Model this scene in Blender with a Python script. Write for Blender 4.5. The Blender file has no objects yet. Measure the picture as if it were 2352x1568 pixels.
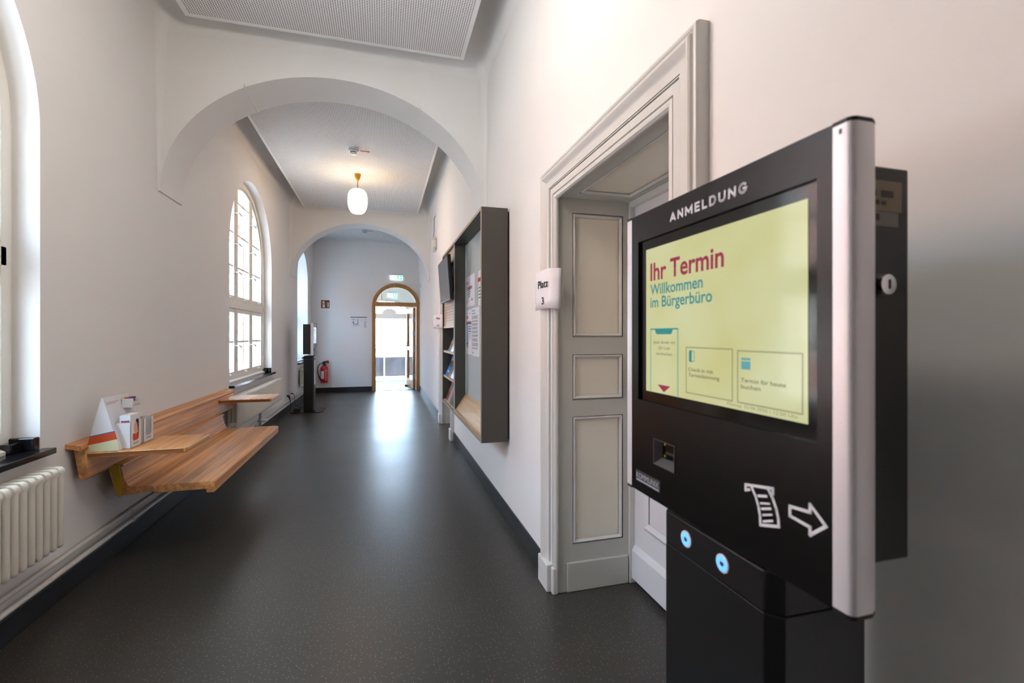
import bpy, bmesh, math, random
from mathutils import Vector, Matrix
random.seed(7)
PI = math.pi
scene = bpy.context.scene
COL = scene.collection

# ------------------------------------------------------------------ camera
cam_d = bpy.data.cameras.new('camera')
cam = bpy.data.objects.new('camera', cam_d); COL.objects.link(cam)
cam.location = (0, 0, 1.35)
cam.rotation_euler = (PI/2, 0, -0.2718)
cam_d.sensor_width = 36; cam_d.lens = 16.344
cam_d.shift_y = -15.4/2352
cam_d.clip_start = 0.02; cam_d.clip_end = 300
cam_d.dof.use_dof = True; cam_d.dof.focus_distance = 3.4; cam_d.dof.aperture_fstop = 4.5
scene.camera = cam
# ------------------------------------------------------------------ view
vs = scene.view_settings
vs.view_transform = 'Standard'; vs.look = 'None'; vs.gamma = 1; vs.use_curve_mapping = False
vs.exposure = 0.34
# ------------------------------------------------------------------ world: bright overcast sky
SKY = 19.0
world = bpy.data.worlds.new('world'); scene.world = world; world.use_nodes = True
bg = world.node_tree.nodes['Background']
bg.inputs[0].default_value = (0.55, 0.76, 1.0, 1); bg.inputs[1].default_value = SKY
# sun on the brick house across the yard (comes over the roof from the street side)
sd = bpy.data.lights.new('sun', 'SUN'); sd.energy = 42; sd.angle = 0.01; sd.color = (1, .93, .82)
so = bpy.data.objects.new('sun', sd); COL.objects.link(so)
so.rotation_euler = Vector((-0.75, 0.15, -0.65)).to_track_quat('-Z', 'Y').to_euler()

XL, XR, YE = -1.59, 0.88, 11.65        # side walls, end wall
ZC, ZP = 3.86, 3.60                    # plaster ceiling, hung panel
WIN = [(1.78, .99, 2.33), (6.64, .99, 2.33), (10.46, .655, 2.45)]  # y centre, half width, spring
ZSILL = 0.80
def portal(name, loc, rot, sx, sy):
    d = bpy.data.lights.new(name, 'AREA'); d.shape = 'RECTANGLE'; d.size = sx; d.size_y = sy
    d.cycles.is_portal = True
    o = bpy.data.objects.new(name, d); COL.objects.link(o); o.location = loc; o.rotation_euler = rot
for i, (yc, hw, zs) in enumerate(WIN):
    portal('window_portal', (-2.06, yc, (ZSILL+zs+hw)/2), (0, -PI/2, 0), zs+hw-ZSILL, 2*hw)
portal('exit_portal', (.2, 14.55, 1.45), (-PI/2, 0, 0), 1.9, 2.9)
def unseen_lamp_light(loc, watts, r=.13, col=(1, .90, .78)):
    d = bpy.data.lights.new('unseen_lamp_light', 'POINT'); d.energy = watts; d.shadow_soft_size = r; d.color = col
    o = bpy.data.objects.new('unseen_lamp_light', d); COL.objects.link(o); o.location = loc
unseen_lamp_light((-.34, 1.70, 3.05), 28)      # unseen pendant assumed in the nearest bay, added as fill without a fixture

# ================================================================== materials
def lin(c):
    if isinstance(c, str):
        c = tuple(int(c[i:i+2], 16)/255 for i in (0, 2, 4))
    return tuple((x/12.92 if x <= .04045 else ((x+.055)/1.055)**2.4) for x in c[:3])
class NT:
    def __init__(s, name):
        s.m = bpy.data.materials.new(name); s.m.use_nodes = True
        s.n = s.m.node_tree.nodes; s.l = s.m.node_tree.links
        s.b = s.n['Principled BSDF']; s.out = s.n['Material Output']
    def add(s, t, **kw):
        n = s.n.new(t)
        for k, v in kw.items():
            if k.startswith('i_'):
                k = k[2:]; n.inputs[int(k) if k.isdigit() else k].default_value = v
            else: setattr(n, k, v)
        return n
    def link(s, a, b): s.l.new(a, b)
    def set(s, **kw):
        for k, v in kw.items(): s.b.inputs[k.replace('_', ' ')].default_value = v
        return s
def mat(name, c, rough=.5, metal=0, spec=.5, emit=0, ecol=None, noise=0, scale=20, bump=0, coat=0):
    t = NT(name); L = lin(c)
    t.b.inputs['Base Color'].default_value = (*L, 1); t.b.inputs['Roughness'].default_value = rough
    t.b.inputs['Metallic'].default_value = metal; t.b.inputs['Specular IOR Level'].default_value = spec
    t.b.inputs['Coat Weight'].default_value = coat
    if emit:
        t.b.inputs['Emission Color'].default_value = (*(lin(ecol) if ecol else L), 1)
        t.b.inputs['Emission Strength'].default_value = emit
    if noise or bump:
        tc = t.add('ShaderNodeTexCoord'); nz = t.add('ShaderNodeTexNoise'); nz.inputs['Scale'].default_value = scale
        nz.inputs['Detail'].default_value = 4
        t.link(tc.outputs['Object'], nz.inputs['Vector'])
        if noise:
            mx = t.add('ShaderNodeMix', data_type='RGBA')
            mx.inputs[6].default_value = (*[max(0, x*(1-noise)) for x in L], 1)
            mx.inputs[7].default_value = (*[min(1, x*(1+noise)) for x in L], 1)
            t.link(nz.outputs['Fac'], mx.inputs[0]); t.link(mx.outputs[2], t.b.inputs['Base Color'])
        if bump:
            bp = t.add('ShaderNodeBump'); bp.inputs['Strength'].default_value = bump; bp.inputs['Distance'].default_value = .004
            t.link(nz.outputs['Fac'], bp.inputs['Height']); t.link(bp.outputs['Normal'], t.b.inputs['Normal'])
    return t.m
M = {}
M['wall'] = mat('white_wall_paint', (.94, .932, .922), .9, spec=.2, noise=.015, scale=3, bump=.12)
M['ceil'] = mat('white_ceiling_paint', (.935, .93, .925), .9, spec=.2)
M['wood_white'] = mat('light_grey_gloss_paint', (.85, .84, .82), .38, spec=.5, noise=.02, scale=6)
M['panel_cream'] = mat('cream_grey_panel_paint', (.94, .92, .85), .45)
M['jamb_shaded'] = mat('shaded_grey_jamb_paint', (.775, .78, .745), .42, noise=.02, scale=6)  # darker copy of the casing paint, with the reveal's shade in the colour
M['leaf_white'] = mat('white_door_paint', (.86, .86, .87), .4)
M['joint'] = mat('pale_joint', (.97, .97, .97), .8)
M['win_white'] = mat('cream_window_paint', (.93, .915, .88), .45)
M['black_metal'] = mat('black_powder_coat', (.085, .085, .09), .38, spec=.45, noise=.1, scale=200, bump=.02)
M['black_gloss'] = mat('black_glass_front', (.06, .055, .057), .25, spec=.4)
M['black_bezel'] = mat('black_bezel_glass', (.045, .04, .042), .10, spec=.5)
M['black_plastic'] = mat('black_plastic', (.03, .03, .032), .5)
M['rubber'] = mat('dark_rubber_skirting', (.155, .165, .185), .38, noise=.08, scale=30)
M['alu'] = mat('satin_aluminium', (.93, .91, .92), .40, metal=.35)
M['steel'] = mat('brushed_steel', (.72, .72, .72), .3, metal=1)
M['chrome'] = mat('chrome', (.85, .85, .86), .08, metal=1)
M['gold'] = mat('gold_contact', (.95, .75, .2), .3, metal=.8)
M['brass'] = mat('brass', (.72, .53, .20), .35, metal=.7)
M['white_ink'] = mat('white_print', (.93, .92, .93), .6)
M['paper'] = mat('white_paper', (.93, .92, .94), .8)
M['ink'] = mat('black_ink', (.04, .04, .045), .7)
M['grey_ink'] = mat('grey_ink', (.45, .46, .5), .7)
M['red_ink'] = mat('red_ink', (.80, .22, .16), .7)
M['crimson_ink'] = mat('crimson_ink', (.68, .12, .22), .7)
M['blue_ink'] = mat('blue_ink', (.10, .42, .68), .7)
M['lightblue_ink'] = mat('light_blue_ink', (.50, .72, .85), .7)
M['radiator'] = mat('radiator_enamel', (.93, .91, .86), .32)
M['pipe'] = mat('pipe_enamel', (.87, .855, .83), .35)
M['stone'] = mat('black_sill_stone', (.09, .09, .105), .12, noise=.5, scale=25)
M['taupe'] = mat('taupe_laminate', (.29, .275, .25), .5, noise=.03, scale=80)
M['taupe_dark'] = mat('dark_taupe_laminate', (.27, .26, .245), .5)
M['board_grey'] = mat('pale_grey_pinboard', (.73, .76, .76), .55)
M['tv_black'] = mat('tv_black', (.05, .05, .055), .35)
M['tv_screen'] = mat('tv_screen_off', (.16, .16, .175), .12, spec=.9)
M['red'] = mat('extinguisher_red', (.78, .05, .08), .25)
M['dark_red'] = mat('dark_red_sleeve', (.40, .07, .08), .4)
M['sign_red'] = mat('sign_red', (.50, .04, .06), .5)
M['glow_cream'] = mat('photoluminescent_cream', (.85, .88, .68), .6)
M['yellow'] = mat('yellow_bracket', (.72, .58, .08), .45)
M['plastic_white'] = mat('white_plastic', (.88, .88, .88), .4)
M['card_white'] = mat('white_card', (.90, .90, .915), .6)
M['card_in'] = mat('inner_card', (.74, .71, .66), .7)
M['orange'] = mat('orange_print', (.80, .30, .09), .6)
M['blue_band'] = mat('blue_print', (.06, .33, .66), .6)
M['cream_band'] = mat('cream_print', (.88, .87, .72), .6)
M['skin'] = mat('printed_skin', (.90, .68, .56), .6)
M['hair'] = mat('printed_dark_hair', (.16, .13, .12), .6)
M['green_dark'] = mat('dark_green_print', (.06, .16, .13), .6)
M['olive'] = mat('olive_print', (.45, .52, .36), .6)
M['tag_orange'] = mat('orange_tag', (.85, .42, .28), .6)
M['label_tan'] = mat('tan_label', (.55, .49, .40), .6)
M['label_grey'] = mat('grey_label', (.50, .48, .45), .6)
M['label_dark'] = mat('label_dark', (.20, .18, .17), .6)
M['terrace'] = mat('pale_terrace_slabs', (.80, .82, .82), .7, noise=.04, scale=4)
M['post'] = mat('galvanised_post', (.55, .56, .60), .5, metal=.3)
M['rail_blue'] = mat('pale_steel_rail', (.55, .62, .72), .4, metal=.2)
M['ground'] = mat('pale_yard_paving', (.72, .71, .69), .85, noise=.06, scale=2)
M['leafg'] = mat('green_leaf', (.20, .42, .12), .6, noise=.3, scale=20)
M['bark'] = mat('bark', (.30, .23, .17), .8)
M['lampglass'] = mat('opal_glass', (1, .98, .94), .25, emit=14, ecol=(1, .84, .64))
def emat(name, c, e, rough=.12, spec=.5):
    return mat(name, (.02, .02, .02), rough, spec=spec, emit=e, ecol=c)
M['scr'] = None
M['sc_red'] = emat('screen_crimson', (.66, .20, .33), .62)
M['sc_teal'] = emat('screen_teal', (.20, .60, .60), .62)
M['sc_teal_pale'] = emat('screen_pale_teal', (.52, .74, .66), .62)
M['sc_blue'] = emat('screen_sky_blue', (.42, .70, .72), .62)
M['sc_text'] = emat('screen_dark_text', (.44, .42, .35), .62)
M['sc_line'] = emat('screen_grey_line', (.66, .66, .50), .62)
M['sc_date'] = emat('screen_date_text', (.60, .58, .47), .62)
M['exit_white'] = mat('exit_light_white', (1, 1, 1), .4, emit=.95, ecol=(.93, 1, 1))
M['exit_green'] = mat('exit_light_green', (.1, .8, .5), .4, emit=.75, ecol=(.22, .95, .68))
M['led'] = mat('blue_led_ring', (.2, .45, 1), .3, emit=1.25, ecol=(.38, .66, 1.0))

def glass(name, tint=(.97, .99, 1), refl=.9):
    t = NT(name); t.n.remove(t.b)
    tr = t.add('ShaderNodeBsdfTransparent'); tr.inputs[0].default_value = (*tint, 1)
    gl = t.add('ShaderNodeBsdfGlossy'); gl.inputs['Roughness'].default_value = .02
    fr = t.add('ShaderNodeFresnel'); fr.inputs[0].default_value = 1.45
    mx = t.add('ShaderNodeMixShader')
    t.link(fr.outputs[0], mx.inputs[0]); t.link(tr.outputs[0], mx.inputs[1]); t.link(gl.outputs[0], mx.inputs[2])
    t.link(mx.outputs[0], t.out.inputs[0]); return t.m
M['glass'] = glass('window_glass')
M['glass_dimmed'] = glass('dimmed_window_glass', (.52, .60, .68))  # far window only: tint added to dim the daylight in its recess
M['glass_teal'] = glass('fanlight_glass', (.80, .93, .95))

def screen_mat():
    t = NT('check_in_screen')
    t.b.inputs['Base Color'].default_value = (.02, .02, .02, 1); t.b.inputs['Roughness'].default_value = .10
    tc = t.add('ShaderNodeTexCoord'); nz = t.add('ShaderNodeTexNoise'); nz.inputs['Scale'].default_value = 5
    t.link(tc.outputs['Object'], nz.inputs['Vector'])
    cr = t.add('ShaderNodeValToRGB')
    cr.color_ramp.elements[0].position = .35; cr.color_ramp.elements[0].color = (*lin((.79, .78, .54)), 1)
    cr.color_ramp.elements[1].position = .65; cr.color_ramp.elements[1].color = (*lin((.82, .83, .65)), 1)
    t.link(nz.outputs['Fac'], cr.inputs[0]); t.link(cr.outputs[0], t.b.inputs['Emission Color'])
    t.b.inputs['Emission Strength'].default_value = .74
    return t.m
M['scr'] = screen_mat()

def floor_mat():
    t = NT('dark_speckled_rubber_floor')
    tc = t.add('ShaderNodeTexCoord')
    v = t.add('ShaderNodeTexVoronoi', voronoi_dimensions='2D'); v.inputs['Scale'].default_value = 48; t.link(tc.outputs['Object'], v.inputs['Vector'])
    lt = t.add('ShaderNodeMath', operation='LESS_THAN'); lt.inputs[1].default_value = .088
    # only some cells carry a fleck
    sp = t.add('ShaderNodeSeparateColor'); t.link(v.outputs['Color'], sp.inputs[0])
    g = t.add('ShaderNodeMath', operation='GREATER_THAN'); g.inputs[1].default_value = .45; t.link(sp.outputs[0], g.inputs[0])
    sc = t.add('ShaderNodeMath', operation='MULTIPLY'); t.link(v.outputs['Distance'], lt.inputs[0])
    t.link(lt.outputs[0], sc.inputs[0]); t.link(g.outputs[0], sc.inputs[1])
    v2 = t.add('ShaderNodeTexVoronoi', voronoi_dimensions='2D'); v2.inputs['Scale'].default_value = 110; t.link(tc.outputs['Object'], v2.inputs['Vector'])
    l2 = t.add('ShaderNodeMath', operation='LESS_THAN'); l2.inputs[1].default_value = .12; t.link(v2.outputs['Distance'], l2.inputs[0])
    s2 = t.add('ShaderNodeSeparateColor'); t.link(v2.outputs['Color'], s2.inputs[0])
    g2 = t.add('ShaderNodeMath', operation='GREATER_THAN'); g2.inputs[1].default_value = .62; t.link(s2.outputs[1], g2.inputs[0])
    m2 = t.add('ShaderNodeMath', operation='MULTIPLY'); t.link(l2.outputs[0], m2.inputs[0]); t.link(g2.outputs[0], m2.inputs[1])
    n = t.add('ShaderNodeTexNoise'); n.inputs['Scale'].default_value = 1.3; n.inputs['Detail'].default_value = 5
    t.link(tc.outputs['Object'], n.inputs['Vector'])
    base = t.add('ShaderNodeMix', data_type='RGBA')
    base.inputs[6].default_value = (*lin((.200, .191, .178)), 1); base.inputs[7].default_value = (*lin((.238, .227, .210)), 1)
    t.link(n.outputs['Fac'], base.inputs[0])
    a = t.add('ShaderNodeMix', data_type='RGBA'); a.inputs[7].default_value = (*lin((.58, .53, .45)), 1)
    t.link(sc.outputs[0], a.inputs[0]); t.link(base.outputs[2], a.inputs[6])
    b = t.add('ShaderNodeMix', data_type='RGBA'); b.inputs[7].default_value = (*lin((.42, .39, .34)), 1)
    t.link(m2.outputs[0], b.inputs[0]); t.link(a.outputs[2], b.inputs[6])
    t.link(b.outputs[2], t.b.inputs['Base Color'])
    rr = t.add('ShaderNodeMapRange'); rr.inputs[3].default_value = .30; rr.inputs[4].default_value = .42
    t.link(n.outputs['Fac'], rr.inputs[0]); t.link(rr.outputs[0], t.b.inputs['Roughness'])
    n3 = t.add('ShaderNodeTexNoise'); n3.inputs['Scale'].default_value = 5; n3.inputs['Detail'].default_value = 3
    t.link(tc.outputs['Object'], n3.inputs['Vector'])
    bp = t.add('ShaderNodeBump'); bp.inputs['Strength'].default_value = .25; bp.inputs['Distance'].default_value = .003
    t.link(n3.outputs['Fac'], bp.inputs['Height']); t.link(bp.outputs['Normal'], t.b.inputs['Normal'])
    t.b.inputs['Specular IOR Level'].default_value = .5
    return t.m
M['floor'] = floor_mat()

def perf_mat():
    t = NT('perforated_acoustic_panel')
    tc = t.add('ShaderNodeTexCoord')
    sc = t.add('ShaderNodeVectorMath', operation='SCALE'); sc.inputs['Scale'].default_value = 1/.0160
    t.link(tc.outputs['Object'], sc.inputs[0])
    fr = t.add('ShaderNodeVectorMath', operation='FRACTION'); t.link(sc.outputs[0], fr.inputs[0])
    sb = t.add('ShaderNodeVectorMath', operation='SUBTRACT'); sb.inputs[1].default_value = (.5, .5, 0); t.link(fr.outputs[0], sb.inputs[0])
    mu = t.add('ShaderNodeVectorMath', operation='MULTIPLY'); mu.inputs[1].default_value = (1, 1, 0); t.link(sb.outputs[0], mu.inputs[0])
    ln = t.add('ShaderNodeVectorMath', operation='LENGTH'); t.link(mu.outputs[0], ln.inputs[0])
    lt = t.add('ShaderNodeMath', operation='LESS_THAN'); lt.inputs[1].default_value = .26; t.link(ln.outputs['Value'], lt.inputs[0])
    mx = t.add('ShaderNodeMix', data_type='RGBA'); mx.inputs[6].default_value = (*lin((.935, .93, .93)), 1)
    mx.inputs[7].default_value = (*lin((.30, .28, .26)), 1)
    t.link(lt.outputs[0], mx.inputs[0]); t.link(mx.outputs[2], t.b.inputs['Base Color'])
    t.b.inputs['Roughness'].default_value = .85
    return t.m
M['perf'] = perf_mat()

def wood_mat(name, dark, light, rough=.35, stave=0, axis=1, grain=1.0, sat=1):
    """grain runs along `axis`; staves (glued strips) of width `stave` get their own tone"""
    t = NT(name); tc = t.add('ShaderNodeTexCoord')
    mp = t.add('ShaderNodeMapping'); s = [24*grain]*3; s[axis] = .7
    mp.inputs['Scale'].default_value = s; t.link(tc.outputs['Object'], mp.inputs['Vector'])
    sep = t.add('ShaderNodeSeparateXYZ'); t.link(tc.outputs['Object'], sep.inputs[0])
    nz = t.add('ShaderNodeTexNoise'); nz.inputs['Scale'].default_value = 1.6; nz.inputs['Detail'].default_value = 6
    nz.inputs['Distortion'].default_value = .35
    if stave:
        a = t.add('ShaderNodeMath', operation='ADD'); t.link(sep.outputs[(axis+1) % 3 if axis != 1 else 0], a.inputs[0]); t.link(sep.outputs[2], a.inputs[1])
        d = t.add('ShaderNodeMath', operation='DIVIDE'); d.inputs[1].default_value = stave; t.link(a.outputs[0], d.inputs[0])
        f = t.add('ShaderNodeMath', operation='FLOOR'); t.link(d.outputs[0], f.inputs[0])
        wn = t.add('ShaderNodeTexWhiteNoise', noise_dimensions='1D'); t.link(f.outputs[0], wn.inputs['W'])
        cmb = t.add('ShaderNodeVectorMath', operation='MULTIPLY'); cmb.inputs[1].default_value = (7, 7, 7); t.link(wn.outputs['Color'], cmb.inputs[0])
        ad = t.add('ShaderNodeVectorMath', operation='ADD'); t.link(mp.outputs[0], ad.inputs[0]); t.link(cmb.outputs[0], ad.inputs[1])
        t.link(ad.outputs[0], nz.inputs['Vector'])
    else: t.link(mp.outputs[0], nz.inputs['Vector'])
    cr = t.add('ShaderNodeValToRGB'); e = cr.color_ramp.elements
    e[0].position = .30; e[0].color = (*lin(dark), 1); e[1].position = .68; e[1].color = (*lin(light), 1)
    t.link(nz.outputs['Fac'], cr.inputs[0]); col = cr.outputs[0]
    wv = t.add('ShaderNodeTexNoise'); wv.inputs['Scale'].default_value = 6; wv.inputs['Detail'].default_value = 3
    t.link((ad if stave else mp).outputs[0], wv.inputs['Vector'])
    c2 = t.add('ShaderNodeMix', data_type='RGBA', blend_type='MULTIPLY'); c2.inputs[0].default_value = .22
    t.link(col, c2.inputs[6]); t.link(wv.outputs['Fac'], c2.inputs[7]); col = c2.outputs[2]
    if stave:
        hs = t.add('ShaderNodeHueSaturation'); mr = t.add('ShaderNodeMapRange'); mr.inputs[3].default_value = .80; mr.inputs[4].default_value = 1.2
        t.link(wn.outputs['Value'], mr.inputs[0]); t.link(mr.outputs[0], hs.inputs['Value']); t.link(col, hs.inputs['Color']); col = hs.outputs[0]
    t.link(col, t.b.inputs['Base Color']); t.b.inputs['Roughness'].default_value = rough
    return t.m
M['bench'] = wood_mat('oiled_larch_staves', (.74, .48, .27), (.94, .70, .45), .42, stave=.068, axis=1)
M['bench_end'] = wood_mat('oiled_larch_end_grain', (.40, .22, .10), (.68, .44, .23), .40, axis=0, grain=2.2)
M['oak'] = wood_mat('pale_oak_veneer', (.78, .63, .46), (.88, .75, .58), .4, axis=1)
M['oak_v'] = wood_mat('pale_oak_panel', (.82, .68, .54), (.90, .78, .64), .45, axis=1)
M['oak_door'] = wood_mat('oak_door_timber', (.66, .45, .23), (.82, .61, .36), .4, axis=2)
M['wedge'] = wood_mat('brown_wedge_wood', (.36, .27, .18), (.48, .37, .26), .5, axis=0)

def brick_mat(name='red_brick', sc=1.0, axis='YZ'):
    t = NT(name); tc = t.add('ShaderNodeTexCoord'); sep = t.add('ShaderNodeSeparateXYZ'); t.link(tc.outputs['Object'], sep.inputs[0])
    a = t.add('ShaderNodeMath', operation='ADD'); t.link(sep.outputs[0], a.inputs[0]); t.link(sep.outputs[1], a.inputs[1])
    cb = t.add('ShaderNodeCombineXYZ'); t.link(a.outputs[0], cb.inputs[0]); t.link(sep.outputs[2], cb.inputs[1])
    b = t.add('ShaderNodeTexBrick'); b.inputs['Scale'].default_value = sc
    b.inputs['Color1'].default_value = (*lin((.62, .34, .25)), 1); b.inputs['Color2'].default_value = (*lin((.52, .27, .20)), 1)
    b.inputs['Mortar'].default_value = (*lin((.70, .66, .60)), 1)
    b.inputs['Brick Width'].default_value = .25; b.inputs['Row Height'].default_value = .077; b.inputs['Mortar Size'].default_value = .008
    t.link(cb.outputs[0], b.inputs['Vector']); t.link(b.outputs['Color'], t.b.inputs['Base Color']); t.b.inputs['Roughness'].default_value = .85
    return t.m
M['brick'] = brick_mat()
def concrete_mat():
    t = NT('weathered_steel_blue_concrete'); tc = t.add('ShaderNodeTexCoord')
    n = t.add('ShaderNodeTexNoise'); n.inputs['Scale'].default_value = 2.6; n.inputs['Detail'].default_value = 8; n.inputs['Distortion'].default_value = .5
    t.link(tc.outputs['Object'], n.inputs['Vector']); cr = t.add('ShaderNodeValToRGB'); e = cr.color_ramp.elements
    e[0].position = .35; e[0].color = (*lin((.055, .045, .06)), 1); e[1].position = .66; e[1].color = (*lin((.115, .12, .165)), 1)
    t.link(n.outputs['Fac'], cr.inputs[0]); t.link(cr.outputs[0], t.b.inputs['Base Color']); t.b.inputs['Roughness'].default_value = .6
    return t.m
M['concrete'] = concrete_mat()

# ================================================================== helpers
def wloc(o):
    v = Vector((0, 0, 0))
    while o is not None: v += o.location; o = o.parent
    return v
class MB:
    def __init__(s): s.bm = bmesh.new()
    def face(s, pts):
        try: return s.bm.faces.new([s.bm.verts.new(p) for p in pts])
        except ValueError: return None
    def box(s, x0, x1, y0, y1, z0, z1):
        return s.hexa([(x0, y0, z0), (x1, y0, z0), (x1, y1, z0), (x0, y1, z0), (x0, y0, z1), (x1, y0, z1), (x1, y1, z1), (x0, y1, z1)])
    def hexa(s, P):
        v = [s.bm.verts.new(p) for p in P]
        for f in ((0, 3, 2, 1), (4, 5, 6, 7), (0, 1, 5, 4), (1, 2, 6, 5), (2, 3, 7, 6), (3, 0, 4, 7)): s.bm.faces.new([v[i] for i in f])
        return s
    def prism(s, poly, axis, a0, a1):
        """poly of 2-D points extruded along an axis: X -> (y,z), Y -> (x,z), Z -> (x,y)"""
        def pt(p, a): return {'X': (a, p[0], p[1]), 'Y': (p[0], a, p[1]), 'Z': (p[0], p[1], a)}[axis]
        A = [s.bm.verts.new(pt(p, a0)) for p in poly]; B = [s.bm.verts.new(pt(p, a1)) for p in poly]
        n = len(poly); s.bm.faces.new(A[::-1]); s.bm.faces.new(B)
        for i in range(n): s.bm.faces.new([A[i], A[(i+1) % n], B[(i+1) % n], B[i]])
        return s
    def ring(s, outer, inner, axis, a0, a1):
        def pt(p, a): return {'X': (a, p[0], p[1]), 'Y': (p[0], a, p[1]), 'Z': (p[0], p[1], a)}[axis]
        n = len(outer); V = [[s.bm.verts.new(pt(p, a)) for p in L] for a in (a0, a1) for L in (outer, inner)]
        o0, i0, o1, i1 = V
        for k in range(n):
            j = (k+1) % n
            for q in ((o0[k], o0[j], i0[j], i0[k]), (o1[j], o1[k], i1[k], i1[j]), (o0[j], o0[k], o1[k], o1[j]), (i0[k], i0[j], i1[j], i1[k])):
                s.bm.faces.new(q)
        return s
    def lathe(s, prof, c, axis='Z', n=28, cap=True):
        """prof: (radius, height) pairs about an axis through c"""
        rings = []
        for r, h in prof:
            L = []
            for k in range(n):
                a = 2*PI*k/n; u, v = r*math.cos(a), r*math.sin(a)
                p = {'Z': (u, v, h), 'X': (h, u, v), 'Y': (u, h, v)}[axis]
                L.append(s.bm.verts.new((c[0]+p[0], c[1]+p[1], c[2]+p[2])))
            rings.append(L)
        for a, b in zip(rings, rings[1:]):
            for k in range(n): s.bm.faces.new([a[k], a[(k+1) % n], b[(k+1) % n], b[k]])
        if cap: s.bm.faces.new(rings[0][::-1]); s.bm.faces.new(rings[-1])
        return s
    def tube(s, path, r, n=10, cap=True):
        P = [Vector(p) for p in path]; rings = []; up = None
        for i, p in enumerate(P):
            t = (P[min(i+1, len(P)-1)]-P[max(i-1, 0)]).normalized()
            if up is None:
                up = Vector((0, 0, 1)) if abs(t.z) < .9 else Vector((1, 0, 0))
            x = t.cross(up)
            if x.length < 1e-4: x = t.cross(Vector((1, .2, 0)))
            x.normalize(); y = x.cross(t).normalized(); up = y
            rr = r[i] if isinstance(r, (list, tuple)) else r
            rings.append([s.bm.verts.new(p+x*rr*math.cos(2*PI*k/n)+y*rr*math.sin(2*PI*k/n)) for k in range(n)])
        for a, b in zip(rings, rings[1:]):
            for k in range(n): s.bm.faces.new([a[k], a[(k+1) % n], b[(k+1) % n], b[k]])
        if cap: s.bm.faces.new(rings[0][::-1]); s.bm.faces.new(rings[-1])
        return s
    def sphere(s, c, r, n=16, m=10, sc=(1, 1, 1)):
        for i in range(m):
            t0, t1 = PI*i/m-PI/2, PI*(i+1)/m-PI/2
            for k in range(n):
                a0, a1 = 2*PI*k/n, 2*PI*(k+1)/n
                q = []
                for (t, a) in ((t0, a0), (t0, a1), (t1, a1), (t1, a0)):
                    p = Vector((math.cos(t)*math.cos(a)*sc[0], math.cos(t)*math.sin(a)*sc[1], math.sin(t)*sc[2]))*r+Vector(c)
                    if not q or (p-q[-1]).length > 1e-6: q.append(p)
                if (q[0]-q[-1]).length < 1e-6: q.pop()
                if len(q) > 2: s.face(q)
        return s
    def build(s, name, m=None, parent=None, smooth=None, weld=False, bevel=0, seg=2, loc=None, recalc=True):
        bm = s.bm
        if weld: bmesh.ops.remove_doubles(bm, verts=bm.verts, dist=1e-5)
        if recalc: bmesh.ops.recalc_face_normals(bm, faces=bm.faces)
        org = wloc(parent) if parent else Vector(loc or (0, 0, 0))
        if org.length: bmesh.ops.translate(bm, verts=bm.verts, vec=-org)
        me = bpy.data.meshes.new(name); bm.to_mesh(me); bm.free()
        if m: me.materials.append(M[m] if isinstance(m, str) else m)
        o = bpy.data.objects.new(name, me); COL.objects.link(o)
        if parent: o.parent = parent
        elif loc: o.location = loc
        if smooth is not None:
            for p in me.polygons: p.use_smooth = True
            me.set_sharp_from_angle(angle=math.radians(smooth))
        if bevel:
            b = o.modifiers.new('bevel', 'BEVEL'); b.width = bevel; b.segments = seg; b.limit_method = 'ANGLE'; b.angle_limit = math.radians(40)
        return o
def boxobj(name, m, x0, x1, y0, y1, z0, z1, parent=None, bevel=0, loc=None):
    return MB().box(x0, x1, y0, y1, z0, z1).build(name, m, parent, bevel=bevel, loc=loc)
def thing(name, label, cat, loc=(0, 0, 0), group=None):
    o = bpy.data.objects.new(name, None); COL.objects.link(o); o.location = loc; o.empty_display_size = .1
    return tag(o, label, cat, group)
def tag(o, label, cat, group=None, kind=None):
    o['label'] = label; o['category'] = cat
    if group: o['group'] = group
    if kind: o['kind'] = kind
    return o
def struct(o, label=None):
    o['kind'] = 'structure'
    if label: o['label'] = label
    return o
def sempty(name, loc=(0, 0, 0)):
    o = bpy.data.objects.new(name, None); COL.objects.link(o); o.location = loc; o.empty_display_size = .1; o['kind'] = 'structure'; return o
FACE = {'-X': Matrix(((0, 0, -1), (-1, 0, 0), (0, 1, 0))), '-Y': Matrix(((1, 0, 0), (0, 0, -1), (0, 1, 0))),
        '+X': Matrix(((0, 0, 1), (1, 0, 0), (0, 1, 0)))}
_fc = [None]
def text(name, body, m, parent, pos, width, facing='-X', height=None, bold=0, align='LEFT', ext=.0003, lead=1.0, tilt=None, space=1.0):
    """real letters as a mesh: `pos` is the start (or centre) of the baseline in world/parent-built space; scaled to `width`"""
    cu = bpy.data.curves.new(name, 'FONT'); cu.body = body; cu.extrude = 0; cu.offset = bold; cu.resolution_u = 3; cu.space_line = lead; cu.space_character = space
    cu.align_x = align
    to = bpy.data.objects.new('tmp', cu); COL.objects.link(to)
    bpy.context.view_layer.update()
    me = bpy.data.meshes.new_from_object(to.evaluated_get(bpy.context.evaluated_depsgraph_get()))
    bpy.data.objects.remove(to); bpy.data.curves.remove(cu)
    xs = [v.co.x for v in me.vertices]; ys = [v.co.y for v in me.vertices]
    x0, x1, y1 = min(xs), max(xs), max(ys)
    sx = width/(x1-x0); sy = (height/y1) if height else sx
    R = FACE[facing]; org = wloc(parent)
    cx = (x0+x1)/2 if align == 'CENTER' else x0
    for v in me.vertices:
        p = Vector(((v.co.x-cx)*sx, v.co.y*sy, ext)); q = R @ p
        if tilt: q = tilt @ q
        v.co = q+Vector(pos)-org
    me.materials.append(M[m]); me.name = name
    o = bpy.data.objects.new(name, me); COL.objects.link(o); o.parent = parent; return o
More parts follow.
